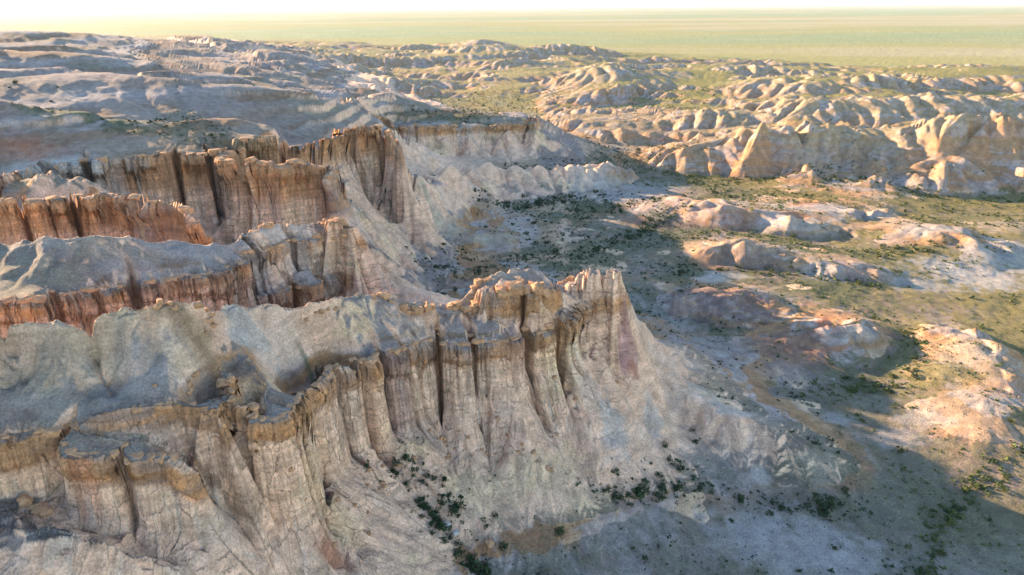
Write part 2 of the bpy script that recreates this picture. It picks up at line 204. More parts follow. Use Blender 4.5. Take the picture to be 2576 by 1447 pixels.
GULLIES = [([(-22.0,91.3),(-18.8,90.2),(-14.7,87.5),(-11.4,85.2),(-8.2,81.0),(-5.6,77.7)],2.3,0.5),([(12.6,92.9),(24.2,93.5),(32.2,95.6),(41.2,93.7),(47.6,92.4),(57.9,92.8)],1.5,0.3),([(-6.8,77.8),(-4.7,86.1)],1.0,0.2),([(16.9,95.5),(22.0,93.0)],1.0,0.3),([(28.4,100.8),(33.6,95.6)],1.2,0.25),([(95.6,105.5),(82.0,98.8),(71.7,89.8),(64.0,82.1),(60.6,78.1)],2.2,0.3),([(22.8,97.5),(27.9,94.7)],1.2,0.2),([(102.6,156.0),(97.8,145.4),(89.7,134.1),(82.5,130.6),(76.9,131.9),(61.0,127.7)],2.4,0.28),([(84.9,188.9),(94.7,171.5),(102.6,156.0)],2.5,0.1),([(-44.1,211.9),(-27.9,196.0),(-10.7,195.6),(5.6,212.7),(21.8,217.3),(45.8,239.5),(66.3,265.4)],4,0.2),([(-42.0,223.9),(-27.3,213.7),(-14.1,212.7)],3.5,0.2),([(-23.1,243.6),(-9.0,265.0),(9.0,278.0),(26.6,288.5)],4,0.22),([(5.7,216.6),(19.4,238.8),(34.1,264.8),(61.3,289.4)],4,0.12),([(44.5,202.7),(59.5,201.4),(77.1,201.5),(94.7,198.1),(110.1,191.6),(134.0,201.5),(164.7,219.4)],4,0.2),([(58.9,232.3),(76.1,242.9),(96.5,237.5),(106.6,220.2),(129.0,216.1),(151.3,219.8)],4,0.16),([(86.9,356.6),(110.5,330.8),(145.8,321.6),(166.7,305.9),(194.4,291.3)],8,0.1),([(58.5,364.0),(75.5,352.5),(92.5,329.4),(95.0,291.9)],6,0.14),([(119.3,589.3),(150.4,607.3),(177.4,605.4)],12,0.05)]
STONE_RUNS = [([-2.7,-0.2,2.2,4.3,6.3],[110.8,111.0,110.8,110.5,110.5],6,1.0,1.5,'cliff_front'),([-0.6,3.0,5.9],[113.2,113.1,113.0],5,0.4,0.8,'cliff_front'),([-27.2,-18.7,-7.6,0.5,7.2,17.3],[92.3,90.3,98.0,96.6,94.4,93.6],26,0.15,0.42,'cliff_front'),([-41.8,-30.2,-24.2],[81.6,70.1,72.6],10,0.15,0.4,'cliff_front'),([-19.3,-17.6,-15.7,-14.1],[106.4,106.6,107.7,109.0],9,0.6,1.1,'cliff_front'),([-11.4,-9.7,-7.6,-5.8],[110.1,110.2,110.2,110.7],7,0.5,0.95,'cliff_front'),([-7.0,-5.6,-3.8],[113.1,114.0,114.8],4,0.5,0.9,'cliff_front'),([8.4,10.7,11.5],[119.1,119.9,120.9],4,0.4,0.8,'cliff_front'),([-23.9,-22.1,-20.2],[105.7,106.6,107.0],5,0.35,0.7,'cliff_front'),([-44.6,-43.3,-41.8],[77.5,77.7,78.7],5,0.25,0.5,'cliff_front'),([-41.0,-40.1],[81.8,84.2],3,0.25,0.5,'cliff_front'),([-31.7,-30.4,-28.2],[96.1,98.3,101.5],5,0.3,0.7,'cliff_front'),([-48.2,-46.9,-45.4],[121.8,124.7,125.6],4,0.4,0.8,'cliff_middle'),([-38.5,-36.9,-35.6,-33.5],[132.3,133.9,135.1,134.4],7,0.5,1.1,'cliff_middle'),([-27.6,-25.1],[91.5,91.5],4,0.25,0.5,'cliff_front'),([-53.9,-52.1,-50.8],[60.5,60.3,60.2],5,0.35,0.8,'cliff_front'),([-41.2,-39.5],[81.8,82.1],3,0.35,0.6,'cliff_front')]
BOULDERS = [(-3.8, 81.3, 0.8, 0, 'tan boulder on open ground right of the dark gully bushes'), (-10.5, 83.5, 0.75, 1, 'pale grey boulder among the bushes of the near gully'), (-9.0, 82.6, 0.55, 1, 'small pale slab just below the grey gully boulder')]
PILLARS = [(14.8,117.5,34.9,1.1,5),(13.4,117.8,34.0,0.9,4),(18.9,117.9,34.4,1.0,5),(17.9,118.2,33.0,0.8,4),(11.2,117.4,32.2,1.0,3),(-4.4,111.0,34.6,1.2,3),(-36.2,70.0,37.2,1.0,3.2),(-37.5,69.8,35.4,0.8,3),(-45.5,68.6,35.2,1.0,3),(-35.5,131.8,41.2,1.4,3),(-32.3,130.9,39.6,1.0,3),(-27.3,90.6,17.5,0.6,2.5)]
MESAS = [(-44, -8, 36000, 128, 5000, 3, 'faint low table hill on the left half of the horizon'), (-14, 18, 33000, 138, 5000, 5, 'faint long table hill on the middle of the horizon'), (12, 46, 38000, 142, 6000, 8, 'faint table hill on the right end of the horizon')]
ANCHORS = [(-19.9, 90.0, 11, 'under the fluted wall'), (-12.1, 85.5, 6, 'halfway down the near gully'), (-6.3, 79.6, 2, 'low in the near gully'), (-0.3, 81.9, 2, 'beside the tan boulder'), (10.1, 88.9, 4, 'below the talus fans'), (18.8, 81.9, 1, 'at the bottom edge'), (27.3, 92.7, 2.5, 'left of the pale cone'), (48.6, 91.9, 1, 'under the pale cone'), (44.0, 83.3, 1, 'on the whitish flat'), (73.6, 90.8, 0.4, 'by the stream line'), (73.7, 103.2, 0.6, 'below the sand patch'), (92.8, 138.4, 1.5, 'beside the sunlit sand patch'), (73.0, 129.3, 1.4, 'before the dark mound'), (44.4, 104.0, 3, 'above the pale cone'), (60.0, 167.6, 5, 'on the dark red mound'), (70.2, 199.4, 1, 'along the pale wash'), (102.7, 176.7, 0.5, 'beyond the wash'), (150.5, 201.6, 0, 'on the stony wash'), (86.9, 213.1, 6, 'around the sunlit round mound'), (138.7, 235.0, 1, 'among the orange mounds'), (48.8, 217.7, 2, 'right of the spires'), (21.8, 217.0, 2.5, 'behind the spires'), (-16.6, 193.1, 5, 'behind the knob'), (-7.8, 225.2, 5, 'around the pale basin mounds'), (10.8, 281.1, 3, 'below the domed spur'), (50.2, 265.3, 2, 'in mid basin'), (130.6, 306.9, 0.4, 'before the badland hills'), (80.2, 345.2, 1.5, 'below the far cliff tip'), (-27.9, 249.3, 9, 'below the brown cliffs'), (117.7, 564.4, 0.5, 'among the far hills'), (-33.9, 89.2, 37, 'on top of the nearest ridge'), (-56.4, 109.1, 41, 'on top of the second ridge'), (-114.2, 193.2, 51, 'above the cliffs'), (-80.2, 189.7, 48, 'above the brown cliff')]
PATCHES = [
(-33.7,135.1,5,7,(0.52,0.27,0.13),0.75),  # grazing sunlight painted as orange on the second ridge's tip
(-32.7,147.2,6,8,(0.52,0.27,0.13),0.6),  # more orange sun glow painted down the same tip
(-30.8,154.9,5,8,(0.46,0.36,0.25),0.6),
(-36.5,134.6,7,5,(0.52,0.27,0.13),0.35),
(0.8,111.1,8,3,(0.52,0.27,0.13),0.5),
(-2.0,115.7,5,3,(0.46,0.36,0.25),0.6),
(-17.6,107.2,6,2.5,(0.52,0.27,0.13),0.45),
(-8.4,111.8,4,2.5,(0.46,0.36,0.25),0.6),
(139.3,363.3,18,12,(0.52,0.27,0.13),0.7),
(164.4,368.2,12,14,(0.52,0.27,0.13),0.6),
(207.6,365.4,14,12,(0.52,0.27,0.13),0.5),
(204.9,318.9,22,12,(0.52,0.27,0.13),0.7),
(120.3,332.4,16,10,(0.52,0.27,0.13),0.5),
(146.8,326.5,14,10,(0.46,0.36,0.25),0.6),
(116.2,465.8,20,14,(0.52,0.27,0.13),0.5),
(78.8,500.2,18,14,(0.52,0.27,0.13),0.45),
(152.2,366.1,10,12,(0.52,0.27,0.13),0.6),
(124.3,379.1,12,8,(0.46,0.17,0.09),0.4),
(230.7,322.8,14,10,(0.52,0.27,0.13),0.7),
(-37.5,87.7,4.6,2.6,(0.57,0.5,0.425),0.9),
(-38.2,85.4,2,1.6,(0.57,0.5,0.425),1),
(-31.8,93.2,3.4,1.6,(0.09,0.115,0.05),0.8),
(-29.4,90.9,2,1.2,(0.09,0.115,0.05),0.7),
(-41.0,78.6,4,1.2,(0.25,0.17,0.1),0.5),
(-40.1,78.4,5,2.5,(0.25,0.17,0.1),0.6),
(-44.7,70.6,6,3,(0.43,0.365,0.325),0.6),
(-54.9,71.9,9,5,(0.45,0.36,0.25),0.55),
(-49.8,74.0,6,3,(0.45,0.36,0.25),0.5),
(-18.2,96.9,8,2.5,(0.33,0.28,0.25),0.5),
(-41.9,73.4,5,3,(0.43,0.365,0.325),0.5),
(-56.1,67.9,6,3,(0.45,0.36,0.25),0.4),
(22.0,114.7,2.5,2.5,(0.46,0.25,0.23),0.8),
(20.9,114.2,1.5,2,(0.46,0.25,0.23),0.7),
(12.3,103.4,1.6,1.2,(0.46,0.17,0.09),0.5),
(22.8,113.4,1.4,1,(0.46,0.17,0.09),0.6),
(-28.5,85.2,1.6,1.5,(0.46,0.25,0.23),0.6),
(-23.9,70.3,2.4,2,(0.46,0.17,0.09),0.8),
(-46.5,60.8,1.6,1,(0.46,0.17,0.09),0.5),
(-36.8,74.2,1.2,1,(0.46,0.25,0.23),0.5),
(-19.0,97.4,2,2,(0.46,0.25,0.23),0.3),
(0.7,106.4,2.5,2,(0.46,0.25,0.23),0.35),
(-8.0,107.7,2,1.5,(0.46,0.25,0.23),0.4),
(17.7,102.0,3.2,6,(0.57,0.5,0.425),0.8),
(26.1,108.3,2,5,(0.57,0.5,0.425),0.7),
(37.0,116.7,4,3,(0.57,0.5,0.425),0.45),
(15.2,106.4,2,3,(0.43,0.365,0.325),0.5),
(43.5,112.3,5,2.2,(0.57,0.5,0.425),0.75),
(30.9,113.4,3,3,(0.33,0.28,0.25),0.5),
(54.9,100.4,5,4,(0.52,0.43,0.31),0.5),
(44.1,99.6,1.8,3,(0.57,0.5,0.425),0.8),
(44.3,84.1,13,9,(0.43,0.385,0.345),0.8),
(39.2,87.7,7,4,(0.43,0.385,0.345),0.6),
(52.5,81.5,9,6,(0.43,0.385,0.345),0.6),
(65.3,117.6,5,3,(0.43,0.385,0.345),0.7),
(75.0,111.3,7,3.5,(0.43,0.385,0.345),0.6),
(81.9,117.3,5,3,(0.57,0.5,0.425),0.5),
(83.6,112.2,4,2,(0.52,0.27,0.13),0.5),
(41.9,166.8,8,14,(0.43,0.385,0.345),0.6),
(35.2,177.7,5,8,(0.43,0.365,0.325),0.5),
(37.6,128.0,4,4,(0.43,0.365,0.325),0.4),
(-57.1,110.5,12,5,(0.43,0.365,0.325),0.85),
(-48.7,115.5,8,5,(0.43,0.365,0.325),0.8),
(-45.0,126.2,8,6,(0.57,0.5,0.425),0.7),
(-60.9,102.3,7,4,(0.43,0.365,0.325),0.6),
(-69.9,104.5,9,4,(0.45,0.36,0.25),0.5),
(-76.1,103.3,8,5,(0.33,0.28,0.25),0.5),
(48.5,296.7,24,18,(0.43,0.385,0.345),0.75),
(67.2,310.5,20,14,(0.43,0.385,0.345),0.5),
(32.1,275.9,12,8,(0.09,0.115,0.05),0.6),
(39.4,309.6,20,8,(0.57,0.5,0.425),0.5),
(61.2,172.0,13,12,(0.22,0.145,0.13),0.75),
(50.7,173.2,10,10,(0.22,0.145,0.13),0.5),
(67.5,143.1,12,12,(0.22,0.145,0.13),0.7),
(77.1,151.1,4,3.5,(0.46,0.17,0.09),0.9),
(84.8,150.3,6,3,(0.57,0.5,0.425),0.7),
(61.7,134.5,8,5,(0.43,0.365,0.325),0.4),
(105.9,140.4,9,10,(0.46,0.36,0.25),0.8),
(102.0,126.0,7,9,(0.52,0.27,0.13),0.35),
(93.3,134.8,9,8,(0.21,0.19,0.07),0.6),
(96.6,130.4,8,6,(0.21,0.19,0.07),0.4),
(64.6,208.4,7,6,(0.52,0.27,0.13),0.7),
(76.7,210.8,13,6,(0.46,0.36,0.25),0.6),
(74.5,206.6,14,8,(0.22,0.145,0.13),0.55),
(97.7,198.4,8,6,(0.43,0.385,0.345),0.9),
(107.6,197.9,9,6,(0.47,0.33,0.28),0.5),
(63.5,252.9,20,8,(0.22,0.145,0.13),0.6),
(79.7,258.2,14,8,(0.43,0.365,0.325),0.6),
(87.5,248.8,12,6,(0.46,0.17,0.09),0.4),
(100.7,247.2,12,8,(0.57,0.5,0.425),0.7),
(108.2,251.6,10,4,(0.46,0.17,0.09),0.5),
(120.4,269.8,8,6,(0.46,0.17,0.09),0.6),
(131.5,258.4,16,7,(0.43,0.385,0.345),0.8),
(123.2,264.4,12,6,(0.57,0.5,0.425),0.6),
(149.6,266.4,8,6,(0.46,0.36,0.25),0.6),
(147.4,231.7,16,8,(0.57,0.5,0.425),0.6),
(147.5,244.6,14,8,(0.46,0.36,0.25),0.5),
(155.0,223.4,9,6,(0.52,0.27,0.13),0.8),
(162.0,220.9,9,6,(0.52,0.27,0.13),0.7),
(174.1,219.3,9,6,(0.52,0.27,0.13),0.8),
(186.8,244.8,14,10,(0.46,0.36,0.25),0.7),
(109.3,241.6,10,7,(0.46,0.36,0.25),0.5),
(131.2,225.7,9,5,(0.47,0.33,0.28),0.5),
(146.8,201.7,26,15,(0.47,0.43,0.38),0.9),
(170.4,215.8,18,16,(0.47,0.43,0.38),0.8),
(126.3,192.2,14,7,(0.47,0.43,0.38),0.7),
(68.6,198.3,10,5,(0.47,0.43,0.38),0.7),
(60.9,193.0,6,5,(0.47,0.43,0.38),0.7),
(-7.8,224.4,12,4,(0.52,0.43,0.31),0.9),
(-23.3,229.3,10,5,(0.52,0.43,0.31),0.9),
(0.5,242.7,8,5,(0.52,0.43,0.31),0.5),
(-32.0,209.1,5,5,(0.33,0.28,0.25),0.4),
(-15.8,182.4,10,6,(0.22,0.145,0.13),0.5),
(-7.4,263.8,20,10,(0.43,0.365,0.325),0.4),
(9.3,287.6,20,10,(0.43,0.365,0.325),0.3),
(-112.5,166.4,16,7,(0.57,0.5,0.425),0.8),
(-103.0,168.5,16,7,(0.57,0.5,0.425),0.7),
(-101.7,179.2,10,6,(0.45,0.36,0.25),0.3),
(-129.2,175.0,12,8,(0.46,0.17,0.09),0.3),
(-119.0,174.5,10,5,(0.46,0.17,0.09),0.4),
(-118.4,196.3,22,8,(0.09,0.115,0.05),0.65),
(-108.4,192.0,14,6,(0.09,0.115,0.05),0.6),
(-90.9,196.8,12,8,(0.09,0.115,0.05),0.4),
(-79.1,189.2,12,6,(0.09,0.115,0.05),0.45),
(-154.8,224.4,18,10,(0.33,0.28,0.25),0.5),
(-139.0,239.2,26,14,(0.43,0.365,0.325),0.5),
(-109.6,248.4,14,18,(0.43,0.365,0.325),0.6),
(-106.7,234.7,12,8,(0.09,0.115,0.05),0.5),
(-117.7,235.5,20,10,(0.45,0.36,0.25),0.3),
(-26.9,348.8,16,6,(0.57,0.5,0.425),0.6),
(-41.3,355.7,30,10,(0.09,0.115,0.05),0.5),
(-17.3,361.1,30,10,(0.09,0.115,0.05),0.4),
]
# ------------------------------------------------------------------ noise toolbox (numpy)
f4 = np.float32
def _hash(ix, iy, seed):
    h = ix.astype(np.uint32) * np.uint32(374761393) + iy.astype(np.uint32) * np.uint32(668265263) + np.uint32((seed * 2246822519 + 12345) & 0xffffffff)
    h = (h ^ (h >> np.uint32(13))) * np.uint32(1274126177)
    return h ^ (h >> np.uint32(16))
def hash01(ix, iy, seed=0):
    return (_hash(ix.astype(np.int64), iy.astype(np.int64), seed) & np.uint32(0xffffff)).astype(f4) / f4(0xffffff)
_ang = np.arange(256) * (2 * math.pi / 256); _GX = np.cos(_ang).astype(f4); _GY = np.sin(_ang).astype(f4)
def noise(x, y, seed=0):
    x = np.asarray(x, f4); y = np.asarray(y, f4)
    xi = np.floor(x); yi = np.floor(y); fx = x - xi; fy = y - yi
    xi = xi.astype(np.int32); yi = yi.astype(np.int32)
    u = fx * fx * fx * (fx * (fx * 6 - 15) + 10); v = fy * fy * fy * (fy * (fy * 6 - 15) + 10)
    def g(ox, oy):
        k = _hash(xi + ox, yi + oy, seed) & np.uint32(255)
        return _GX[k] * (fx - ox) + _GY[k] * (fy - oy)
    a = g(0, 0); b = g(1, 0); c = g(0, 1); d = g(1, 1)
    a += (b - a) * u; c += (d - c) * u
    return (a + (c - a) * v) * f4(1.5)
def fbm(x, y, n=4, seed=0, gain=0.5):
    s = 0; a = 1.0; t = 0
    for i in range(n):
        s = s + a * noise(x * 2 ** i + 17.3 * i, y * 2 ** i - 9.1 * i, seed + i); t += a; a *= gain
    return s / t * 1.4
def sstep(a, b, x):
    t = np.clip((x - a) / (b - a), 0, 1); return t * t * (3 - 2 * t)
def mix(a, b, t): return a + (b - a) * t

# ------------------------------------------------------------------ base landform: heights diffused between surveyed lines
TH0, RMIN, RMAX = -64 * D2R, 34.0, 2700.0
CELL = 3.49e-3
NU = int(120 * D2R / CELL); NV = int(math.log(RMAX / RMIN) / CELL)
def to_uv(x, y):
    r = np.sqrt(x * x + y * y)
    return (np.arctan2(x, y) - TH0) / CELL, np.log(np.maximum(r, 1e-3) / RMIN) / CELL
def chaikin(p, n=1):
    p = np.asarray(p, float)
    for _ in range(n):
        q = np.empty((2 * len(p), p.shape[1]))
        q[0] = p[0]; q[-1] = p[-1]
        q[1:-1:2] = 0.75 * p[:-1] + 0.25 * p[1:]; q[2:-1:2] = 0.25 * p[:-1] + 0.75 * p[1:]
        p = q
    return p
def dense(p, step):
    seg = np.linalg.norm(np.diff(p[:, :2], axis=0), axis=1); s = np.concatenate([[0], np.cumsum(seg)])
    n = max(2, int(s[-1] / step) + 1); t = np.linspace(0, s[-1], n)
    return np.stack([np.interp(t, s, p[:, k]) for k in range(p.shape[1])], 1), t
ZS = np.zeros((NV, NU)); ZN = np.zeros((NV, NU))
def raster(p, override=False):
    d = math.hypot(*p[:, :2].mean(0)); q, _ = dense(p, d * CELL * 0.5)
    u, v = to_uv(q[:, 0], q[:, 1]); i = np.rint(u).astype(int); j = np.rint(v).astype(int)
    ok = (i >= 0) & (i < NU) & (j >= 0) & (j < NV); i, j, z = i[ok], j[ok], q[ok, 2]
    if override: ZS[j, i] = 0; ZN[j, i] = 0
    np.add.at(ZS, (j, i), z); np.add.at(ZN, (j, i), 1)
rim_lines = {}
for k, pts in RIMS.items():
    p = chaikin(pts, 1); q, s = dense(p, 0.8 + 0.004 * math.hypot(*p[:, :2].mean(0)))
    t = np.gradient(q[:, :2], axis=0); t = np.apply_along_axis(lambda a: np.convolve(np.pad(a, 2, mode='edge'), np.ones(5) / 5, 'valid'), 0, t)
    t /= np.linalg.norm(t, axis=1)[:, None] + 1e-9
    nrm = np.stack([t[:, 1], -t[:, 0]], 1)           # right-hand side of the line: outward
    rim_lines[k] = (q, s, nrm)
for k, pts in CRESTS.items():
    b, dz, pp = pts
    p = chaikin(pp, 2)
    if b:
        r = np.linalg.norm(p[:, :2], axis=1)[:, None]; q = p.copy()
        # the far side falls away, perpendicular to the crest
        t = np.gradient(p[:, :2], axis=0); t /= np.linalg.norm(t, axis=1)[:, None] + 1e-9
        n = np.stack([-t[:, 1], t[:, 0]], 1); n = n * 0.5 + 0.5 * p[:, :2] / r
        q[:, :2] += n * b; q[:, 2] -= dz
        raster(q)
for p in LINES: raster(chaikin(p, 1))
for k, (q, s, n) in rim_lines.items():
    b = q[:, :3].copy(); hgt = q[:, 2] - q[:, 3]
    b[:, :2] += n * (0.9 + 0.085 * hgt)[:, None]; b[:, 2] = q[:, 3]
    raster(b, True)
for k, (b, dz, pp) in CRESTS.items(): raster(chaikin(pp, 2), True)
for k, (q, s, n) in rim_lines.items(): raster(q[:, :3], True)
uu, vv = np.meshgrid(np.arange(NU) * CELL + TH0, RMIN * np.exp(np.arange(NV) * CELL))
GXw = np.sin(uu) * vv; GYw = np.cos(uu) * vv
floor_mask = np.where(GYw > 390, GXw > 20 - (GYw - 390) * 0.55, GXw > 20 + 0 * GXw)
KD = np.where(floor_mask, np.where(vv < 290, (CELL / 0.16) ** 2, (CELL / np.where(vv < 560, .10, .07)) ** 2), 0.0)
# far plateau and plain ease back to the plain level
KD = np.where(vv > 1000, np.maximum(KD, (CELL / 0.25) ** 2), KD)
def solve(zs, zn, kd, h0=0.0):
    lev = [(zs, zn, kd)]
    while min(lev[-1][0].shape) > 24:
        a, b, c = lev[-1]; H_, W_ = (a.shape[0] // 2) * 2, (a.shape[1] // 2) * 2
        f = lambda m: m[:H_, :W_].reshape(H_ // 2, 2, W_ // 2, 2).sum((1, 3))
        lev.append((f(a), f(b), f(c)))
    h = None
    for a, b, c in reversed(lev):
        fix = b > 0; val = np.where(fix, a / np.maximum(b, 1e-9), 0)
        if h is None: h = np.where(fix, val, val[fix].mean() if fix.any() else 0)
        else:
            hh = np.repeat(np.repeat(h, 2, 0), 2, 1)
            hh = np.pad(hh, ((0, max(0, a.shape[0] - hh.shape[0])), (0, max(0, a.shape[1] - hh.shape[1]))), mode='edge')[:a.shape[0], :a.shape[1]]
            h = np.where(fix, val, hh)
        for it in range(120 if h.size < 3e5 else 70):
            e = np.pad(h, 1, mode='edge')
            nb = e[:-2, 1:-1] + e[2:, 1:-1] + e[1:-1, :-2] + e[1:-1, 2:]
            h = np.where(fix, val, (nb + c * h0) / (4 + c))
    return h
HB = solve(ZS, ZN, KD)
def inside(px, py, poly):
    c = np.zeros(px.shape, bool); n = len(poly)
    for i in range(n):
        x1, y1 = poly[i]; x2, y2 = poly[(i + 1) % n]
        if y1 == y2: continue
        c ^= ((y1 > py) != (y2 > py)) & (px < (x2 - x1) * (py - y1) / (y2 - y1) + x1)
    return c
def softmask(poly, n):
    m = inside(GXw, GYw, poly).astype(float)[::4, ::4]
    for _ in range(n):
        e = np.pad(m, 1, mode='edge'); m = (e[:-2, 1:-1] + e[2:, 1:-1] + e[1:-1, :-2] + e[1:-1, 2:] + m) / 5
    m = np.repeat(np.repeat(m, 4, 0), 4, 1); m = np.pad(m, ((0, max(0, NV - m.shape[0])), (0, max(0, NU - m.shape[1]))), mode='edge')[:NV, :NU]
    return sstep(.25, .9, m)
def ridge(L1, L2, seed, n=3, k=2.3):
    wob = fbm(GXw / (L1 * 1.4), GYw / (L1 * 1.4), 2, seed + 50) * .45
    return np.clip(1 - k * np.abs(fbm(GXw / L1 + wob, GYw / L2 - wob, n, seed, .55)), 0, 1)
mk = softmask(POLY['hills'], 9) * (1 - sstep(700, 860, vv))
big = .55 + .9 * fbm(GXw / 170, GYw / 120, 2, 503)
HB = HB + mk * np.clip(big, .1, 1.2) * np.clip(1.15 - HB / 26, .25, 1) * (11 * np.maximum(0, ridge(190, 62, 501, 3, 1.9) - .2) + 1.2 * ridge(80, 40, 502, 2))
# far belt of low flat-topped ridges, cut through by dry valleys
fb = np.where(GYw > 290, GXw > -30 - (GYw - 290) * .55, False) * sstep(560, 700, vv) * (1 - sstep(1500, 2000, vv)) * sstep(0, 200, -(GYw - 980 - 1.05 * np.maximum(0, 420 - GXw)))
cut = ridge(240, 95, 511, 4, 2.0); low = sstep(-.35, .35, fbm(GXw / 420, GYw / 260, 2, 514))
HB = HB + fb * np.minimum(30 * np.maximum(0, cut - .22) * (.25 + .75 * low) + 5 * np.maximum(0, ridge(70, 45, 512, 2) - .35), 12 + 4 * fbm(GXw / 120, GYw / 90, 2, 513))
# broken ground behind the plateau hills
lf = softmask([(-75, 330), (-30, 420), (-90, 640), (-300, 1100), (-560, 1100), (-300, 640), (-190, 430), (-130, 345)], 8)
HB = HB + lf * (8 * (ridge(130, 60, 521) - .45) + 2 * ridge(45, 28, 522, 2))
HB = np.where(HB < -2, -2 + .2 * (HB + 2), HB)
# local height of the hard cap bed, diffused from the rims
ZS2 = np.zeros_like(ZS); ZN2 = np.zeros_like(ZN)
for k, (q, s, n) in rim_lines.items():
    if k in ('S2',): continue
    u, v = to_uv(q[:, 0], q[:, 1]); i = np.rint(u).astype(int); j = np.rint(v).astype(int)
    ok = (i >= 0) & (i < NU) & (j >= 0) & (j < NV); ZS2[j[ok], i[ok]] = q[ok, 2]; ZN2[j[ok], i[ok]] = 1
f = lambda m: m[:(NV // 4) * 4, :(NU // 4) * 4].reshape(NV // 4, 4, NU // 4, 4).sum((1, 3))
CAPB = solve(f(ZS2), f(ZN2), np.zeros((NV // 4, NU // 4)))
def blur(a, n):
    for _ in range(n):
        e = np.pad(a, 1, mode='edge'); a = (e[:-2, 1:-1] + e[2:, 1:-1] + e[1:-1, :-2] + e[1:-1, 2:] + 2 * a) / 6
    return a
HS = blur(HB, 14)
dv_, du_ = np.gradient(HS, CELL)
gr = dv_ / vv; gt = du_ / vv
GRX = (gr * np.sin(uu) + gt * np.cos(uu)).astype(f4); GRY = (gr * np.cos(uu) - gt * np.sin(uu)).astype(f4)
keep_ = np.zeros(HB.shape)
for k, (q, s, n) in rim_lines.items():
    for o_ in (0, 1.0, 2.0):
        u, v = to_uv(q[:, 0] + n[:, 0] * o_, q[:, 1] + n[:, 1] * o_); keep_[np.clip(np.rint(v).astype(int), 0, NV - 1), np.clip(np.rint(u).astype(int), 0, NU - 1)] = 1
for k, (b_, dz_, pp) in CRESTS.items():
    if k not in ('Fc', 'Sc'): continue
    q, _ = dense(chaikin(pp, 2), .5); u, v = to_uv(q[:, 0], q[:, 1]); keep_[np.clip(np.rint(v).astype(int), 0, NV - 1), np.clip(np.rint(u).astype(int), 0, NU - 1)] = 1
for _ in range(6): keep_ = np.maximum(keep_, np.maximum(np.maximum(np.roll(keep_, 1, 0), np.roll(keep_, -1, 0)), np.maximum(np.roll(keep_, 1, 1), np.roll(keep_, -1, 1))) * .86)
keep_ = sstep(.3, .8, keep_)
near_ = 1 - sstep(700, 800, vv) * 1.0
HB0 = HB; hard = (keep_ > .5) | (near_ < .01)
for _ in range(26): HB = np.where(hard, HB0, blur(HB, 1))
HB = blur(HB, 1).astype(f4)
def samp(A, u, v):
    u = np.clip(u, 0, A.shape[1] - 1.001); v = np.clip(v, 0, A.shape[0] - 1.001)
    i = u.astype(np.int32); j = v.astype(np.int32); fu = (u - i).astype(f4); fv = (v - j).astype(f4)
    a = A[j, i]; b = A[j, i + 1]; c = A[j + 1, i]; d = A[j + 1, i + 1]
    a = a + (b - a) * fu; c = c + (d - c) * fu
    return a + (c - a) * fv
def samp2(A, u, v):
    # smooth (quadratic B-spline) lookup, so that walls show no steps
    u = np.clip(u, 1, A.shape[1] - 2.001); v = np.clip(v, 1, A.shape[0] - 2.001)
    i = np.rint(u).astype(np.int32); j = np.rint(v).astype(np.int32); tu = (u - i).astype(f4); tv = (v - j).astype(f4)
    wu = (0.5 * (0.5 - tu) ** 2, 0.75 - tu * tu, 0.5 * (0.5 + tu) ** 2); wv = (0.5 * (0.5 - tv) ** 2, 0.75 - tv * tv, 0.5 * (0.5 + tv) ** 2)
    s_ = 0
    for q in (-1, 0, 1):
        s_ = s_ + wv[q + 1] * (wu[0] * A[j + q, i - 1] + wu[1] * A[j + q, i] + wu[2] * A[j + q, i + 1])
    return s_
print('base solved', round(time.time() - T0, 1), HB.shape)

def gully(x, y, dx, dy, lam, seed):
    # stripes that run down the slope: (dx,dy) is the unit vector across it
    px = x / lam; py = y / lam; cx = np.floor(px); cy = np.floor(py)
    a = np.zeros_like(px); b = np.zeros_like(px); wt = np.zeros_like(px)
    for i in (-1, 0, 1):
        for j in (-1, 0, 1):
            kx = cx + i; ky = cy + j
            hx = hash01(kx, ky, seed); hy = hash01(kx, ky, seed + 1)
            vx = px - kx - hx; vy = py - ky - hy
            w_ = np.exp(-(vx * vx + vy * vy) * 2.2); m = (vx * dx + vy * dy) * f4(2 * math.pi)
            a += w_ * np.cos(m); b += w_ * np.sin(m); wt += w_
    return a / wt, -b / wt * (2 * math.pi / lam)

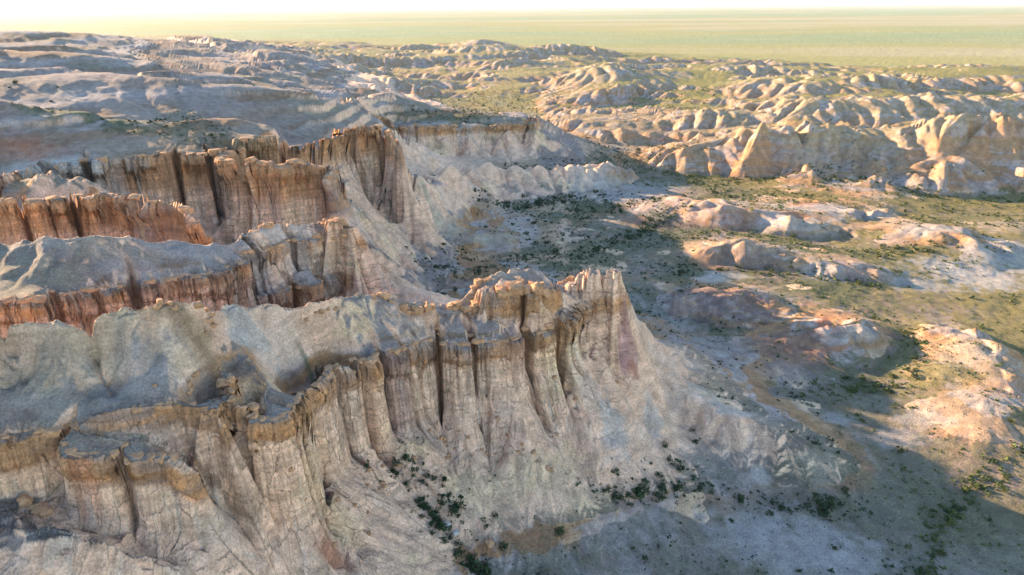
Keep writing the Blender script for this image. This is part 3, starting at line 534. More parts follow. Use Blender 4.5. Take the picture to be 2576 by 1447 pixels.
# ---- rims: signed distance and arc length for the fluted walls
def rim_field(x, y, reach=16.0):
    n = x.size
    D = np.full(n, 99.0, f4); S = np.zeros(n, f4); NX = np.zeros(n, f4); NY = np.zeros(n, f4); HG = np.zeros(n, f4); ZR = np.zeros(n, f4)
    RK = np.full(n, -1, np.int8)
    for ki, (k, (q, s, nr)) in enumerate(rim_lines.items()):
        rc = reach * (1.7 if k[0] == 'T' else 1) if k not in ('K', 'S2') else 4.0
        sel = np.where((x > q[:, 0].min() - rc) & (x < q[:, 0].max() + rc) & (y > q[:, 1].min() - rc) & (y < q[:, 1].max() + rc))[0]
        if sel.size == 0: continue
        xs = x[sel]; ys = y[sel]; best = np.full(sel.size, rc * rc, f4); bs = np.zeros(sel.size, f4); bi = np.full(sel.size, -1, np.int32); bt = np.zeros(sel.size, f4)
        for i in range(len(q) - 1):
            ax, ay = q[i, :2]; ex, ey = q[i + 1, :2] - q[i, :2]; L2 = ex * ex + ey * ey
            near = np.where((np.abs(xs - ax - ex / 2) < rc) & (np.abs(ys - ay - ey / 2) < rc))[0] if sel.size > 20000 else slice(None)
            xx = xs[near]; yy = ys[near]
            t = np.clip(((xx - ax) * ex + (yy - ay) * ey) / L2, 0, 1)
            d2 = (xx - ax - t * ex) ** 2 + (yy - ay - t * ey) ** 2
            cur = best[near]; m = d2 < cur
            best[near] = np.where(m, d2, cur); bi[near] = np.where(m, i, bi[near]); bt[near] = np.where(m, t, bt[near])
        ok = bi >= 0
        sl = sel[ok]; i = bi[ok]; t = bt[ok]; lerp = lambda a: a[i] * (1 - t) + a[i + 1] * t
        nx = lerp(nr[:, 0]); ny = lerp(nr[:, 1]); d = np.sqrt(best[ok])
        sg = np.sign((x[sl] - lerp(q[:, 0])) * nx + (y[sl] - lerp(q[:, 1])) * ny)
        # beyond the ends of a rim the wall fades out
        s_ = lerp(s)
        m = d < np.abs(D[sl]); sl = sl[m]
        D[sl] = (d * sg)[m]; S[sl] = s_[m] + 500 * (ki + 1); NX[sl] = nx[m]; NY[sl] = ny[m]
        HG[sl] = lerp(q[:, 2] - q[:, 3])[m]; ZR[sl] = lerp(q[:, 2])[m]; RK[sl] = ki
    return D, S, NX, NY, HG, ZR, RK
def crevices(s, sp, seed, wmul=1.0):
    # jittered cracks along the wall: returns (lobe, crack depth weight, per-lobe random)
    k = np.floor(s / sp); best = np.full(s.shape, 9.0, f4); dep = np.zeros_like(best); rnd = np.zeros_like(best); below = np.full(s.shape, -9.0, f4)
    for o in (-1, 0, 1, 2):
        kk = k + o; z = np.zeros_like(kk)
        b = (kk + 0.15 + 0.7 * hash01(kk, z, seed)) * sp
        d = (s - b) / sp; m = np.abs(d) < best
        best = np.where(m, np.abs(d), best); dep = np.where(m, hash01(kk, z, seed + 7), dep)
        m2 = (d >= 0) & (b > below); below = np.where(m2, b, below); rnd = np.where(m2, hash01(kk, z, seed + 3), rnd)
    return best * sp, dep, rnd

RSC = np.array([1.15 if k == 'F' else 1.9 if k == 'B' else .8 if k == 'K' else float(np.clip(np.hypot(q[:, 0], q[:, 1]).mean() / 100, .9, 2.2)) for k, (q, s, n) in rim_lines.items()], f4)
def height(x, y, want=False):
    x = np.asarray(x, f4).ravel(); y = np.asarray(y, f4).ravel()
    r = np.sqrt(x * x + y * y)
    # slow wander of all drawn lines
    sc = np.clip(r / 110, 0.7, 7)
    wx = fbm(x / (9 * sc), y / (9 * sc), 3, 11) * 0.55 * sc; wy = fbm(x / (9 * sc), y / (9 * sc), 3, 23) * 0.55 * sc
    D, S, NX, NY, HG, ZR, RK = rim_field(x, y)
    far = np.clip(r / 100, 0.6, 3.0)
    onr = np.abs(D) < 50
    f_ = np.zeros_like(x); capr = np.zeros_like(x)
    ii = np.where(onr)[0]
    if ii.size:
        s = S[ii] / RSC[RK[ii]]; d = D[ii] / np.where(RK[ii] >= 5, 1.6, 1.0); hg = HG[ii]
        s = s + 0.35 * noise(x[ii] / 2.3, y[ii] / 2.3, 41)
        c1, p1, r1 = crevices(s, 4.6, 101); c2, p2, r2 = crevices(s, 1.7, 202); c3, p3, r3 = crevices(s, 0.62, 303)
        k1 = np.where(p1 > 0.42, 1.2 + 5.0 * p1, 0.25) * (.55 + .8 * np.clip(.5 + noise(s / 13.0, s * 0 + 4.4, 57), 0, 1))
        talus = sstep(1.0, 9.0, d)
        wd1 = mix(0.30, 1.1, talus); wd2 = mix(0.26, 0.5, talus)
        bro = np.where(RK[ii] == 1, .4, 1.0); e2 = sstep(-2.2, -.6, d) * (1 - .8 * sstep(2.0, 5.0, d)); e3 = sstep(-.5, .1, d) * (1 - sstep(1.8, 3.4, d))
        ff = -k1 * np.exp(-(c1 / wd1) ** 1.3) - e2 * bro * np.where(p2 > 0.5, 1.15 * p2, 0.12) * np.clip(.5 + 1.2 * noise(s / 9.0, s * 0 + 8.4, 58), .1, 1.2) * np.exp(-(c2 / wd2) ** 1.2) - e3 * 0.30 * p3 * np.exp(-c3 / 0.14)
        ff += .55 * (1 - np.exp(-c1 / 1.1)) * (1 - e3 * 0)
        ff += 1.0 * (r1 - 0.5) * sstep(0, .5, c1) + 0.55 * (r2 - 0.5) * e2 * sstep(0, .3, c2) + np.where(RK[ii] >= 5, 1.8, 1.3) * noise(s / 7.0, s * 0, 55)
        ff *= np.clip(far[ii], 0.8, 1.8)
        fade = sstep(-6.0, -1.2, d) * (1 - 0.62 * sstep(2.2, 4.5, d)) * (1 - sstep(4.0, 14.0, d)) * np.clip(hg / 7.0, 0.2, 1)
        f_[ii] = ff * fade; capr[ii] = r2
    u, v = to_uv(x + wx - NX * f_, y + wy - NY * f_)
    h = samp2(HB, u, v)
    # hard cap: square brow, wall straight down from it
    zb = ZR - HG; tq = (h - zb) / np.maximum(HG, .1)
    wz = (np.abs(D) < 50) & (HG > 2) & (tq > 0) & (tq < 1) & (D - f_ > -.5) & (D - f_ < 4)
    h = np.where(wz, zb + HG * np.minimum(tq / .84, 1), h)
    for (cx_, cy_, zt, rad_, st_) in PILLARS:
        m = np.where((np.abs(x - cx_) < 9) & (np.abs(y - cy_) < 9))[0]
        if m.size:
            dx_ = x[m] - cx_; dy_ = y[m] - cy_; an = np.arctan2(dy_, dx_); dq = np.sqrt(dx_ * dx_ + dy_ * dy_) * (1 + .22 * np.sin(an * 5 + cx_) + .12 * np.sin(an * 11 + cy_))
            h[m] = np.maximum(h[m], zt - .25 * dq - st_ * np.maximum(0, dq - rad_))
    gx = samp(GRX, u, v); gy = samp(GRY, u, v)
    cap = samp(CAPB, u / 4, v / 4)
    sl = np.sqrt(gx * gx + gy * gy) + 1e-4
    # dissection: rills and gullies run down the slopes
    topm = ((D < 0) & (D > -50)).astype(f4)                       # stony tops are smoother than the clay slopes
    plat = np.where(y > 390, x < 12 - (y - 390) * 0.5, np.where(y > 290, x < 14, x < -20)) & (h > np.where(y > 300, 23, 30))
    soft = np.where(plat & (r > 186), .3, np.where((topm > 0) | plat, 0.9, 1.0)).astype(f4)
    G1 = gx.copy(); G2 = gy.copy(); g_all = np.zeros_like(h)
    hilly = sstep(0.05, 0.26, sl)
    for lam, amp, sd in ((34., .30, 1), (14., .30, 2), (5.6, .19, 3), (2.4, .17, 4), (1.0, .15, 5)):
        act = np.where((lam > r * np.where(r > 230, .011, .0042)) & (hilly > 0.02) & ((lam < 10) | (r > 250) | ((lam < 20) & (r > 160))))[0]
        if act.size == 0: continue
        a1 = G1[act]; a2 = G2[act]; m = np.sqrt(a1 * a1 + a2 * a2) + 1e-5
        dx = -a2 / m; dy = a1 / m
        g, gd = gully(x[act], y[act], dx, dy, f4(lam), 900 + 10 * sd)
        fadeD = np.where(np.abs(D[act]) < 50, 0.25 + 0.75 * sstep(1.5, 6.0, np.abs(D[act])), 1.0)
        A_ = amp * np.where(r[act] > 270, 0.55 if lam > 20 else 2.0, np.where(r[act] < 200, 1.7, 1.2)) * lam * np.minimum(sl[act], 0.75) * hilly[act] * soft[act] * fadeD
        q_ = np.sqrt(np.maximum((1 - g) * .5, 0) + .01); h[act] += (A_ * (1.7 * q_ - 1.1)).astype(f4); g_all[act] += (g * amp * 8).astype(f4)
        G1[act] += A_ * gd * dx * 0.6; G2[act] += A_ * gd * dy * 0.6
    # general unevenness
    h += fbm(x / 26, y / 26, 3, 71) * 0.55 * (0.4 + hilly) * np.where(plat & (r > 186), .5, 1) + fbm(x / 5.5, y / 5.5, 3, 72) * 0.16 * np.clip(r / 100, 0.7, 2)
    h += fbm(x / 8, y / 8, 3, 75) * np.where(r > 186, .15, .38) * ((topm > 0) | plat) * np.where(np.abs(D) < 50, sstep(.5, 4, np.abs(D)), 1)
    h += (fbm(x / 1.3, y / 1.3, 2, 73) * 0.05).astype(f4) * (r < 220)
    # far badlands and the plain
    h = np.where(r > 2000, h * (1 - sstep(2000, 2650, r)), h) + sstep(1200, 3000, r) * fbm(x / 900, y / 900, 3, 91) * 3.0
    tz_ = (h + 3.4 * fbm(x / 55, y / 55, 3, 77)) / 4.4; fr = tz_ - np.floor(tz_)
    h = np.where(plat & (r > 186), h + 4.4 * (.36 + .5 * np.clip(noise(x / 38, y / 38, 78), -.6, .3)) * (sstep(.3, .7, fr) - fr), h)              # beds crop out as low steps
    if not want: return h
    return h, dict(D=D, S=S, NX=NX, NY=NY, HG=HG, ZR=ZR, RK=RK, cap=cap, sl=sl, gx=gx, gy=gy, g=g_all, r=r, f=f_, capr=capr, top=topm, plat=plat)

# ------------------------------------------------------------------ terrain sheet: rows follow the relief so that walls get as many as flats
ths = np.concatenate([np.arange(-62, -48, 0.3), np.arange(-48, 47, 0.082), np.arange(47, 55, 0.3)]) * D2R
NROW = 1000
phi = np.arctan2(CAM_Z - np.clip(HB, -5, 70), vv)
slr = np.gradient(blur(HB, 2), CELL, axis=0) / vv
dens = np.sin(phi) * np.cos(phi) * 0.9 + np.cos(phi) ** 2 * np.where(slr > 0, slr, -0.22 * slr) + 0.012
dens = np.minimum(dens, 4.0)
for _ in range(26):
    dens = (np.roll(dens, 1, 1) + dens + np.roll(dens, -1, 1)) / 3
dens = blur(dens, 6)
j0 = int(math.log(42.0 / RMIN) / CELL)
cdf = np.cumsum(dens[j0:], 0); cdf /= cdf[-1]
vgrid = np.arange(j0, NV)
iu = np.clip((ths - TH0) / CELL, 0, NU - 1.001); i0 = iu.astype(int); fu = iu - i0
tt = np.linspace(0, 1, NROW)
RR = np.empty((NROW, len(ths)))
for c in range(len(ths)):
    cc = cdf[:, i0[c]] * (1 - fu[c]) + cdf[:, i0[c] + 1] * fu[c]
    RR[:, c] = RMIN * np.exp(np.interp(tt, cc, vgrid) * CELL)
NC = len(ths)
TX = RR * np.sin(ths)[None, :]; TY = RR * np.cos(ths)[None, :]
TZ, AT = height(TX, TY, True)
print('heights', round(time.time() - T0, 1), TX.shape)
AT = {k: v.reshape(TX.shape) for k, v in AT.items()}
TZ = TZ.reshape(TX.shape).astype(float)

# ------------------------------------------------------------------ overhanging cap beds and ledges: move wall points outward or inward by bed
d_ = AT['ZR'] - TZ; deff = AT['D'] - AT['f']
on = (np.abs(AT['D']) < 50) & (AT['HG'] > 1.5)
ctk = 1.3 + 1.6 * AT['capr'] + 0.12 * AT['HG'] * 0.5
prof = sstep(0.05, 0.4, d_) * (1 - sstep(ctk, ctk + 0.5, d_)) * (0.55 + 0.6 * AT['capr'])
bed = fbm(d_ * 0.7, AT['S'] * 0.2, 2, 131) * 0.16
steepm = sstep(-0.5, 0.2, deff) * (1 - sstep(1.2, 2.2, deff)) * on * (1 - sstep(.6, .9, d_ / np.maximum(AT['HG'], .1)))
scl = np.clip(AT['r'] / 110, 0.7, 2.2) * np.clip(AT['HG'] / 9, 0.25, 1)
off = (prof + bed * sstep(0.2, 1.0, d_)) * steepm * scl
TX = TX + AT['NX'] * off; TY = TY + AT['NY'] * off

# ------------------------------------------------------------------ the rest of the plain, out to the horizon
RF = 2700 * np.exp(np.linspace(0.004, math.log(120000 / 2700.0), 70))
FX = RF[:, None] * np.sin(ths)[None, :]; FY = RF[:, None] * np.cos(ths)[None, :]
FZ = fbm(FX / 900, FY / 900, 3, 91) * 3.0 + sstep(5000, 9000, RF)[:, None] * fbm(FX / 6000, FY / 6000, 2, 92) * 9
NR = NROW
P = np.stack([TX, TY, TZ], -1)
# normals of the sheet
def grid_normals(P):
    du = np.empty_like(P); dv = np.empty_like(P)
    du[:, 1:-1] = P[:, 2:] - P[:, :-2]; du[:, 0] = P[:, 1] - P[:, 0]; du[:, -1] = P[:, -1] - P[:, -2]
    dv[1:-1] = P[2:] - P[:-2]; dv[0] = P[1] - P[0]; dv[-1] = P[-1] - P[-2]
    n = np.cross(du, dv); n /= np.linalg.norm(n, axis=-1)[..., None] + 1e-12
    return n
PN = grid_normals(P)
nz = PN[..., 2]
# ------------------------------------------------------------------ ground colours (what the ground is made of, plus sunlit tones painted in at places)
x, y, z, r = TX.astype(f4), TY.astype(f4), TZ.astype(f4), AT['r']
def C(*c): return np.array(c, f4)
n1 = fbm(x / 14, y / 14, 4, 301).reshape(x.shape); n2 = fbm(x / 3.2, y / 3.2, 3, 302).reshape(x.shape); n3 = fbm(x / 60, y / 60, 4, 303).reshape(x.shape)
zz = z + 1.2 * n1 + 0.25 * n2
bedn = noise(zz * 0.33, n3 * 2 + 3.1, 311).reshape(x.shape); bedf = noise(zz * 1.25, n3 * 3, 312).reshape(x.shape)
def blend(base, c, m): return base + (C(*c) - base) * m[..., None]
# clay of the escarpment
colr = np.empty(x.shape + (3,), f4); colr[:] = C(.62, .42, .29)
colr = blend(colr, (.54, .405, .305), sstep(0.0, .8, n1 + .3 * n2))
colr = blend(colr, (.62, .46, .28), sstep(.15, .7, -n1 + bedn * .5) * .7)
colr = blend(colr, (.40, .275, .215), sstep(.45, .9, bedf + .4 * n2) * .45)
rock = 1 - sstep(.55, .75, nz)
ex_ = x + 3.0 * n1 + 1.2 * n2; ey_ = y - 3.0 * n2
esc = (inside(ex_, ey_, POLY['front']) | inside(ex_, ey_, POLY['middle']) | inside(ex_, ey_, POLY['back']) | inside(ex_, ey_, POLY['left']) | np.where(y > 390, x < 20 - (y - 390) * .5, x < -20)) & (z > 2.2 + n1)
esc = esc | ((y < 118) & (x < 34) & (z > 4.2 + 1.5 * n1))
escf = esc.astype(f4)
for _ in range(14): escf = (np.roll(escf, 1, 0) + np.roll(escf, -1, 0) + np.roll(escf, 1, 1) + np.roll(escf, -1, 1) + escf) / 5
escf = sstep(.2, .8, escf + .25 * n2)
# stony tops
topz = (esc & (nz > .62) & ((AT['top'] > 0) | AT['plat'] | (z > AT['cap'] - 1.5)))
tm = topz * sstep(.6, .78, nz)
tc = np.empty_like(colr); tc[:] = C(.385, .30, .24)
tc = blend(tc, (.43, .35, .30), sstep(-.1, .6, n3 + n1 * .4)); tc = blend(tc, (.36, .315, .225), sstep(.1, .6, -n3 + .4 * n2)); tc = blend(tc, (.27, .20, .15), sstep(.35, .9, n1 * .8 + bedn * .6) * .6)
tc = blend(tc, (.47, .40, .335), sstep(.12, .5, bedn + .3 * n2) * .6); upz = AT['plat'] & (r > 186)
tc = blend(tc, (.40, .295, .19), upz * sstep(-.1, .5, noise(zz * .16 + 2.2, n3 * .6, 371).reshape(x.shape)) * .85); tc = blend(tc, (.30, .19, .11), sstep(.30, .55, bedf + .25 * n1) * sstep(.96, .86, nz) * .75)
bz_ = noise(zz * .30 + 7.7, n3 * .5, 373).reshape(x.shape); tc = blend(tc, (.56, .49, .45), upz * sstep(.12, .5, bz_ + .3 * n1) * .6); tc = blend(tc, (.34, .21, .12), upz * sstep(.2, .45, -bz_ + .2 * n2) * .7)
tc = tc * C(.63, .595, .58)
colr = colr * C(1.08, .975, .91)
colr = colr + (tc - colr) * tm[..., None]
# brown cap beds under the rims
thick = np.array([2.6, 3.4, 4.5, 1.8, 3.0, 7.5, 9.5, 9.0, 4.5, 3.0], f4)[np.clip(AT['RK'], 0, 9)]
dcap = AT['ZR'] - z - .9 * n1 - .5 * n2
bm = np.where(on, sstep(-.5, .3, dcap) * (1 - sstep(thick * .85, thick * 1.15 + .3, dcap)), 0) * (1 - sstep(.6, .85, nz)) * (np.abs(AT['D']) < 12)
bcol = np.empty_like(colr); bcol[:] = C(.385, .195, .09); bcol = blend(bcol, (.50, .23, .09), sstep(0, .7, n2 + bedf * .4)); bcol = blend(bcol, (.28, .18, .13), sstep(.1, .8, n1 - bedf * .5))
colr = colr + (bcol - colr) * (bm * .92)[..., None]
# iron and manganese streaks that run down the walls
strk = noise(AT['S'] * 1.1, z * .06, 331).reshape(x.shape); strk2 = noise(AT['S'] * 3.1, z * .1, 332).reshape(x.shape)
sm = on * rock * sstep(.5, 2.5, dcap - thick) * (np.abs(AT['D']) < 9)
colr = blend(colr, (.33, .225, .15), sm * sstep(.15, .7, strk + .5 * strk2) * .55)
colr = blend(colr, (.55, .48, .39), sm * sstep(.2, .8, -strk + .4 * strk2) * .5)
# valley floor
flo = 1 - escf
mild = sstep(.80, .93, nz)
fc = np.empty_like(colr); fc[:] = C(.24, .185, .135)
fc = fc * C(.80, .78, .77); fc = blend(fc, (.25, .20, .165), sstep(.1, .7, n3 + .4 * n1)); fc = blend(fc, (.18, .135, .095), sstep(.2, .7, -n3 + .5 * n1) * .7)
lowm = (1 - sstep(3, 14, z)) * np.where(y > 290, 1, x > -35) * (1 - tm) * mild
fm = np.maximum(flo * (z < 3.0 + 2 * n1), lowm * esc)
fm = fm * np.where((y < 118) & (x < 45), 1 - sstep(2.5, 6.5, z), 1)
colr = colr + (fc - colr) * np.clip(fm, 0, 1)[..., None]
# right-hand badland clay: grey, cream, orange and red beds
hb = flo * sstep(1.0, 3.5, z + n1)
hc = np.empty_like(colr); hc[:] = C(.38, .27, .175)
hc = blend(hc, (.35, .285, .255), sstep(.05, .6, n1 + n3 - .03 * (z - 8))); hc = blend(hc, (.46, .25, .11), sstep(.0, .45, bedn + .5 * n3) * .75); hc = blend(hc, (.45, .20, .12), sstep(.38, .7, bedn * .7 + .6 * n1) * .75)
hc = blend(hc, (.40, .33, .20), sstep(12, 20, z + 4 * n1) * .6)
hc = blend(hc, (.46, .41, .385), sstep(.1, .35, -bedf + .4 * n1) * .7); hc = hc * C(.82, .745, .69)
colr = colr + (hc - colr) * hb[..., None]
# thin grass and low scrub: on gentle ground, thicker in hollows and on the far tops
hollow = np.clip(-AT['g'], -1, 1)
gv = fbm(x / 34, y / 26, 4, 341).reshape(x.shape); gv2 = fbm(x / 2.2, y / 2.2, 3, 342).reshape(x.shape)
far_ = sstep(320, 620, r)
mild = np.where(r > 440, sstep(.955, .992, nz), mild)
gm = sstep(-.35, .4, gv + .6 * gv2 + .25 * hollow + .55 * far_ + .12 + .4 * sstep(55, 120, x)) * mild * np.clip(fm + flo * sstep(.86, .95, nz) * (.25 + .75 * far_) + .35 * AT['plat'] * sstep(.1, .6, gv), 0, 1)
sunny = sstep(55, 120, x + .0 * y)                         # sunlit yellow tone painted into the grass of the open flats
gc = np.empty_like(colr); gc[:] = C(.09, .095, .048); gc = gc + (C(.17, .135, .05) - gc) * (sunny * sstep(-.4, .4, n3 + .4))[..., None]; gc = gc + (C(.20, .17, .05) - gc) * far_[..., None]
colr = colr + (gc - colr) * (gm * (.8 + .14 * sunny) * np.where(r < 150, .65, 1))[..., None]
def plain_colour(x, y, r, c0, m):
    ny = (fbm(x / 1500, y / 420, 3, 351) * .6 + fbm(x / 9000, y / 1500, 3, 353) * .9).reshape(x.shape); nx_ = fbm(x / 420, y / 75, 4, 352).reshape(x.shape)
    p = np.empty(x.shape + (3,), f4); p[:] = C(.265, .225, .075)
    p = blend(p, (.20, .225, .10), sstep(-.05, .4, ny) * .9); p = blend(p, (.33, .27, .15), sstep(.0, .45, -ny) * .85)
    p = blend(p, (.34, .28, .19), sstep(.2, .7, nx_ + .25 * ny) * sstep(900, 1500, r) * .3)
    return c0 + (p - c0) * m[..., None]
pm = np.where(y > 290, x > 60 - (y - 290) * .5, False) * sstep(520, 900, r + 160 * n3) * (1 - sstep(3, 7, z)) * mild
colr = plain_colour(x, y, r, colr, pm)
for (cx, cy, rx, ry, c, s_) in PATCHES:
    m = (np.abs(x - cx) < rx * 2) & (np.abs(y - cy) < ry * 2)
    if not m.any(): continue
    q = np.sqrt(((x[m] - cx) / rx) ** 2 + ((y[m] - cy) / ry) ** 2) + .45 * n1[m] + .45 * n2[m] + .3 * gv2[m]
    colr[m] = colr[m] + (C(*c) * C(.76, .73, .71) - colr[m]) * ((1 - sstep(.45, 1.1, q)) * s_ * .9)[..., None]
# small tone changes everywhere
colr *= (1 + .14 * n2 + .14 * gv2)[..., None]
colr = np.clip(colr, .03, .75)
FC = plain_colour(FX.astype(f4), FY.astype(f4), np.repeat(RF[:, None], NC, 1).astype(f4), np.zeros(FX.shape + (3,), f4), np.ones(FX.shape, f4))
P = np.concatenate([P, np.stack([FX, FY, FZ], -1)], 0); COL = np.concatenate([colr, FC], 0); NR = P.shape[0]
PN = grid_normals(P)
print('colours', round(time.time() - T0, 1))

# ------------------------------------------------------------------ materials
def nodes(m):
    m.use_nodes = True; t = m.node_tree; return t, t.nodes, t.links, t.nodes['Principled BSDF']
def N(ns, kind, **kw):
    n = ns.new(kind)
    for k, v in kw.items(): setattr(n, k, v)
    return n
def make_ground():
    m = bpy.data.materials.new('eroded_clay'); t, ns, L, b = nodes(m)
    b.inputs['Roughness'].default_value = 0.95; b.inputs['Specular IOR Level'].default_value = 0.12
    at = N(ns, 'ShaderNodeAttribute', attribute_name='ground')
    geo = N(ns, 'ShaderNodeNewGeometry')
    def nz(scale, det, rough=.6, dist=0):
        n = N(ns, 'ShaderNodeTexNoise'); n.inputs['Scale'].default_value = scale; n.inputs['Detail'].default_value = det; n.inputs['Roughness'].default_value = rough; n.inputs['Distortion'].default_value = dist
        L.new(geo.outputs['Position'], n.inputs['Vector']); return n
    def ramp(src, a, b_, lo, hi):
        r_ = N(ns, 'ShaderNodeMapRange'); r_.inputs[1].default_value = a; r_.inputs[2].default_value = b_; r_.inputs[3].default_value = lo; r_.inputs[4].default_value = hi
        L.new(src, r_.inputs[0]); return r_.outputs[0]
    a = nz(3.2, 4, .7); c = nz(.45, 2); g = nz(9.0, 1, .6)
    def mul(c0, f):
        x_ = N(ns, 'ShaderNodeMix', data_type='RGBA', blend_type='MULTIPLY'); x_.inputs['Factor'].default_value = 1
        L.new(c0, x_.inputs['A']); L.new(f, x_.inputs['B']); return x_.outputs['Result']
    o = mul(at.outputs['Color'], ramp(a.outputs['Fac'], .3, .7, .66, 1.38))
    o = mul(o, ramp(c.outputs['Fac'], .3, .7, .80, 1.2))
    # pale stone chips and dark crumbs
    v = N(ns, 'ShaderNodeTexVoronoi'); v.inputs['Scale'].default_value = 2.6; L.new(geo.outputs['Position'], v.inputs['Vector'])
    hs = N(ns, 'ShaderNodeSeparateColor'); L.new(v.outputs['Color'], hs.inputs[0])
    near = ramp(v.outputs['Distance'], .16, .24, 1, 0)
    sel = ramp(hs.outputs[0], .80, .82, 0, 1); sel2 = ramp(hs.outputs[1], .86, .88, 0, 1)
    def mth(op, p, q):
        n = N(ns, 'ShaderNodeMath', operation=op); L.new(p, n.inputs[0])
        if hasattr(q, 'links'): L.new(q, n.inputs[1])
        else: n.inputs[1].default_value = q
        return n.outputs[0]
    sp = N(ns, 'ShaderNodeSeparateXYZ'); L.new(geo.outputs['Normal'], sp.inputs[0]); flat = ramp(sp.outputs[2], .7, .86, 0, 1)
    f1 = mth('MULTIPLY', mth('MULTIPLY', near, sel), mth('MULTIPLY', flat, .42))
    x1 = N(ns, 'ShaderNodeMix', data_type='RGBA'); L.new(f1, x1.inputs['Factor']); L.new(o, x1.inputs['A']); x1.inputs['B'].default_value = (.62, .58, .53, 1)
    f2 = mth('MULTIPLY', mth('MULTIPLY', near, sel2), mth('MULTIPLY', flat, .5))
    x2 = N(ns, 'ShaderNodeMix', data_type='RGBA'); L.new(f2, x2.inputs['Factor']); L.new(x1.outputs['Result'], x2.inputs['A']); x2.inputs['B'].default_value = (.13, .11, .08, 1)
    # walls and aprons: runnels and cracks that follow the fall line (coordinates: along the wall, away from it)
    wl = N(ns, 'ShaderNodeAttribute', attribute_name='wall'); ws = N(ns, 'ShaderNodeSeparateXYZ'); L.new(wl.outputs['Vector'], ws.inputs[0])
    pz = N(ns, 'ShaderNodeSeparateXYZ'); L.new(geo.outputs['Position'], pz.inputs[0])
    cv = N(ns, 'ShaderNodeCombineXYZ'); L.new(mth('MULTIPLY', ws.outputs[0], 1.0), cv.inputs[0]); L.new(mth('MULTIPLY', ws.outputs[1], .16), cv.inputs[1]); L.new(mth('MULTIPLY', pz.outputs[2], .12), cv.inputs[2])
    def tex(scale, det, rough, dist):
        n = N(ns, 'ShaderNodeTexNoise'); n.inputs['Scale'].default_value = scale; n.inputs['Detail'].default_value = det; n.inputs['Roughness'].default_value = rough; n.inputs['Distortion'].default_value = dist
        L.new(cv.outputs[0], n.inputs['Vector']); return n
    rn = tex(2.1, 3, .62, .3)
    vc = N(ns, 'ShaderNodeTexVoronoi', feature='DISTANCE_TO_EDGE'); vc.inputs['Scale'].default_value = .9
    wv = N(ns, 'ShaderNodeVectorMath', operation='ADD'); sc_ = N(ns, 'ShaderNodeVectorMath', operation='SCALE'); sc_.inputs['Scale'].default_value = .35; L.new(a.outputs['Color'], sc_.inputs[0]); cv2 = N(ns, 'ShaderNodeCombineXYZ'); L.new(ws.outputs[0], cv2.inputs[0]); L.new(mth('MULTIPLY', ws.outputs[1], .2), cv2.inputs[1]); L.new(mth('MULTIPLY', pz.outputs[2], .42), cv2.inputs[2]); L.new(cv2.outputs[0], wv.inputs[0]); L.new(sc_.outputs[0], wv.inputs[1]); L.new(wv.outputs[0], vc.inputs['Vector'])
    crack = ramp(vc.outputs['Distance'], .0, .045, 1, 0)
    # thin beds
    zb_ = N(ns, 'ShaderNodeCombineXYZ'); L.new(mth('MULTIPLY', pz.outputs[0], .06), zb_.inputs[0]); L.new(mth('MULTIPLY', pz.outputs[1], .06), zb_.inputs[1]); L.new(mth('MULTIPLY', pz.outputs[2], 1.0), zb_.inputs[2])
    bn = N(ns, 'ShaderNodeTexNoise'); bn.inputs['Scale'].default_value = 1.5; bn.inputs['Detail'].default_value = 2; L.new(zb_.outputs[0], bn.inputs['Vector'])
    cm = mth('MULTIPLY', mth('MULTIPLY', crack, ws.outputs[2]), ramp(c.outputs['Fac'], .38, .55, 0, .85))
    rmul = N(ns, 'ShaderNodeMix', data_type='FLOAT'); L.new(ws.outputs[2], rmul.inputs[0]); rmul.inputs[2].default_value = 1; L.new(ramp(rn.outputs['Fac'], .33, .67, .80, 1.24), rmul.inputs[3])
    o3 = mul(x2.outputs['Result'], rmul.outputs[0])
    bmx = N(ns, 'ShaderNodeMix', data_type='FLOAT'); L.new(ramp(sp.outputs[2], .3, .62, .9, 0), bmx.inputs[0]); bmx.inputs[2].default_value = 1; L.new(ramp(bn.outputs['Fac'], .35, .65, .80, 1.15), bmx.inputs[3])
    o3 = mul(o3, bmx.outputs[0])
    x3 = N(ns, 'ShaderNodeMix', data_type='RGBA'); L.new(cm, x3.inputs['Factor']); L.new(o3, x3.inputs['A']); x3.inputs['B'].default_value = (.10, .07, .05, 1)
    L.new(x3.outputs['Result'], b.inputs['Base Color'])
    hw = mth('MULTIPLY', mth('ADD', mth('MULTIPLY', rn.outputs['Fac'], .5), mth('MULTIPLY', bn.outputs['Fac'], .3)), ws.outputs[2])
    hh = mth('ADD', mth('ADD', mth('MULTIPLY', a.outputs['Fac'], .34), mth('MULTIPLY', g.outputs['Fac'], .035)), hw)
    bp = N(ns, 'ShaderNodeBump'); bp.inputs['Strength'].default_value = 1; bp.inputs['Distance'].default_value = 1; L.new(hh, bp.inputs['Height'])
    L.new(bp.outputs['Normal'], b.inputs['Normal'])
    return m
M_ground = make_ground()

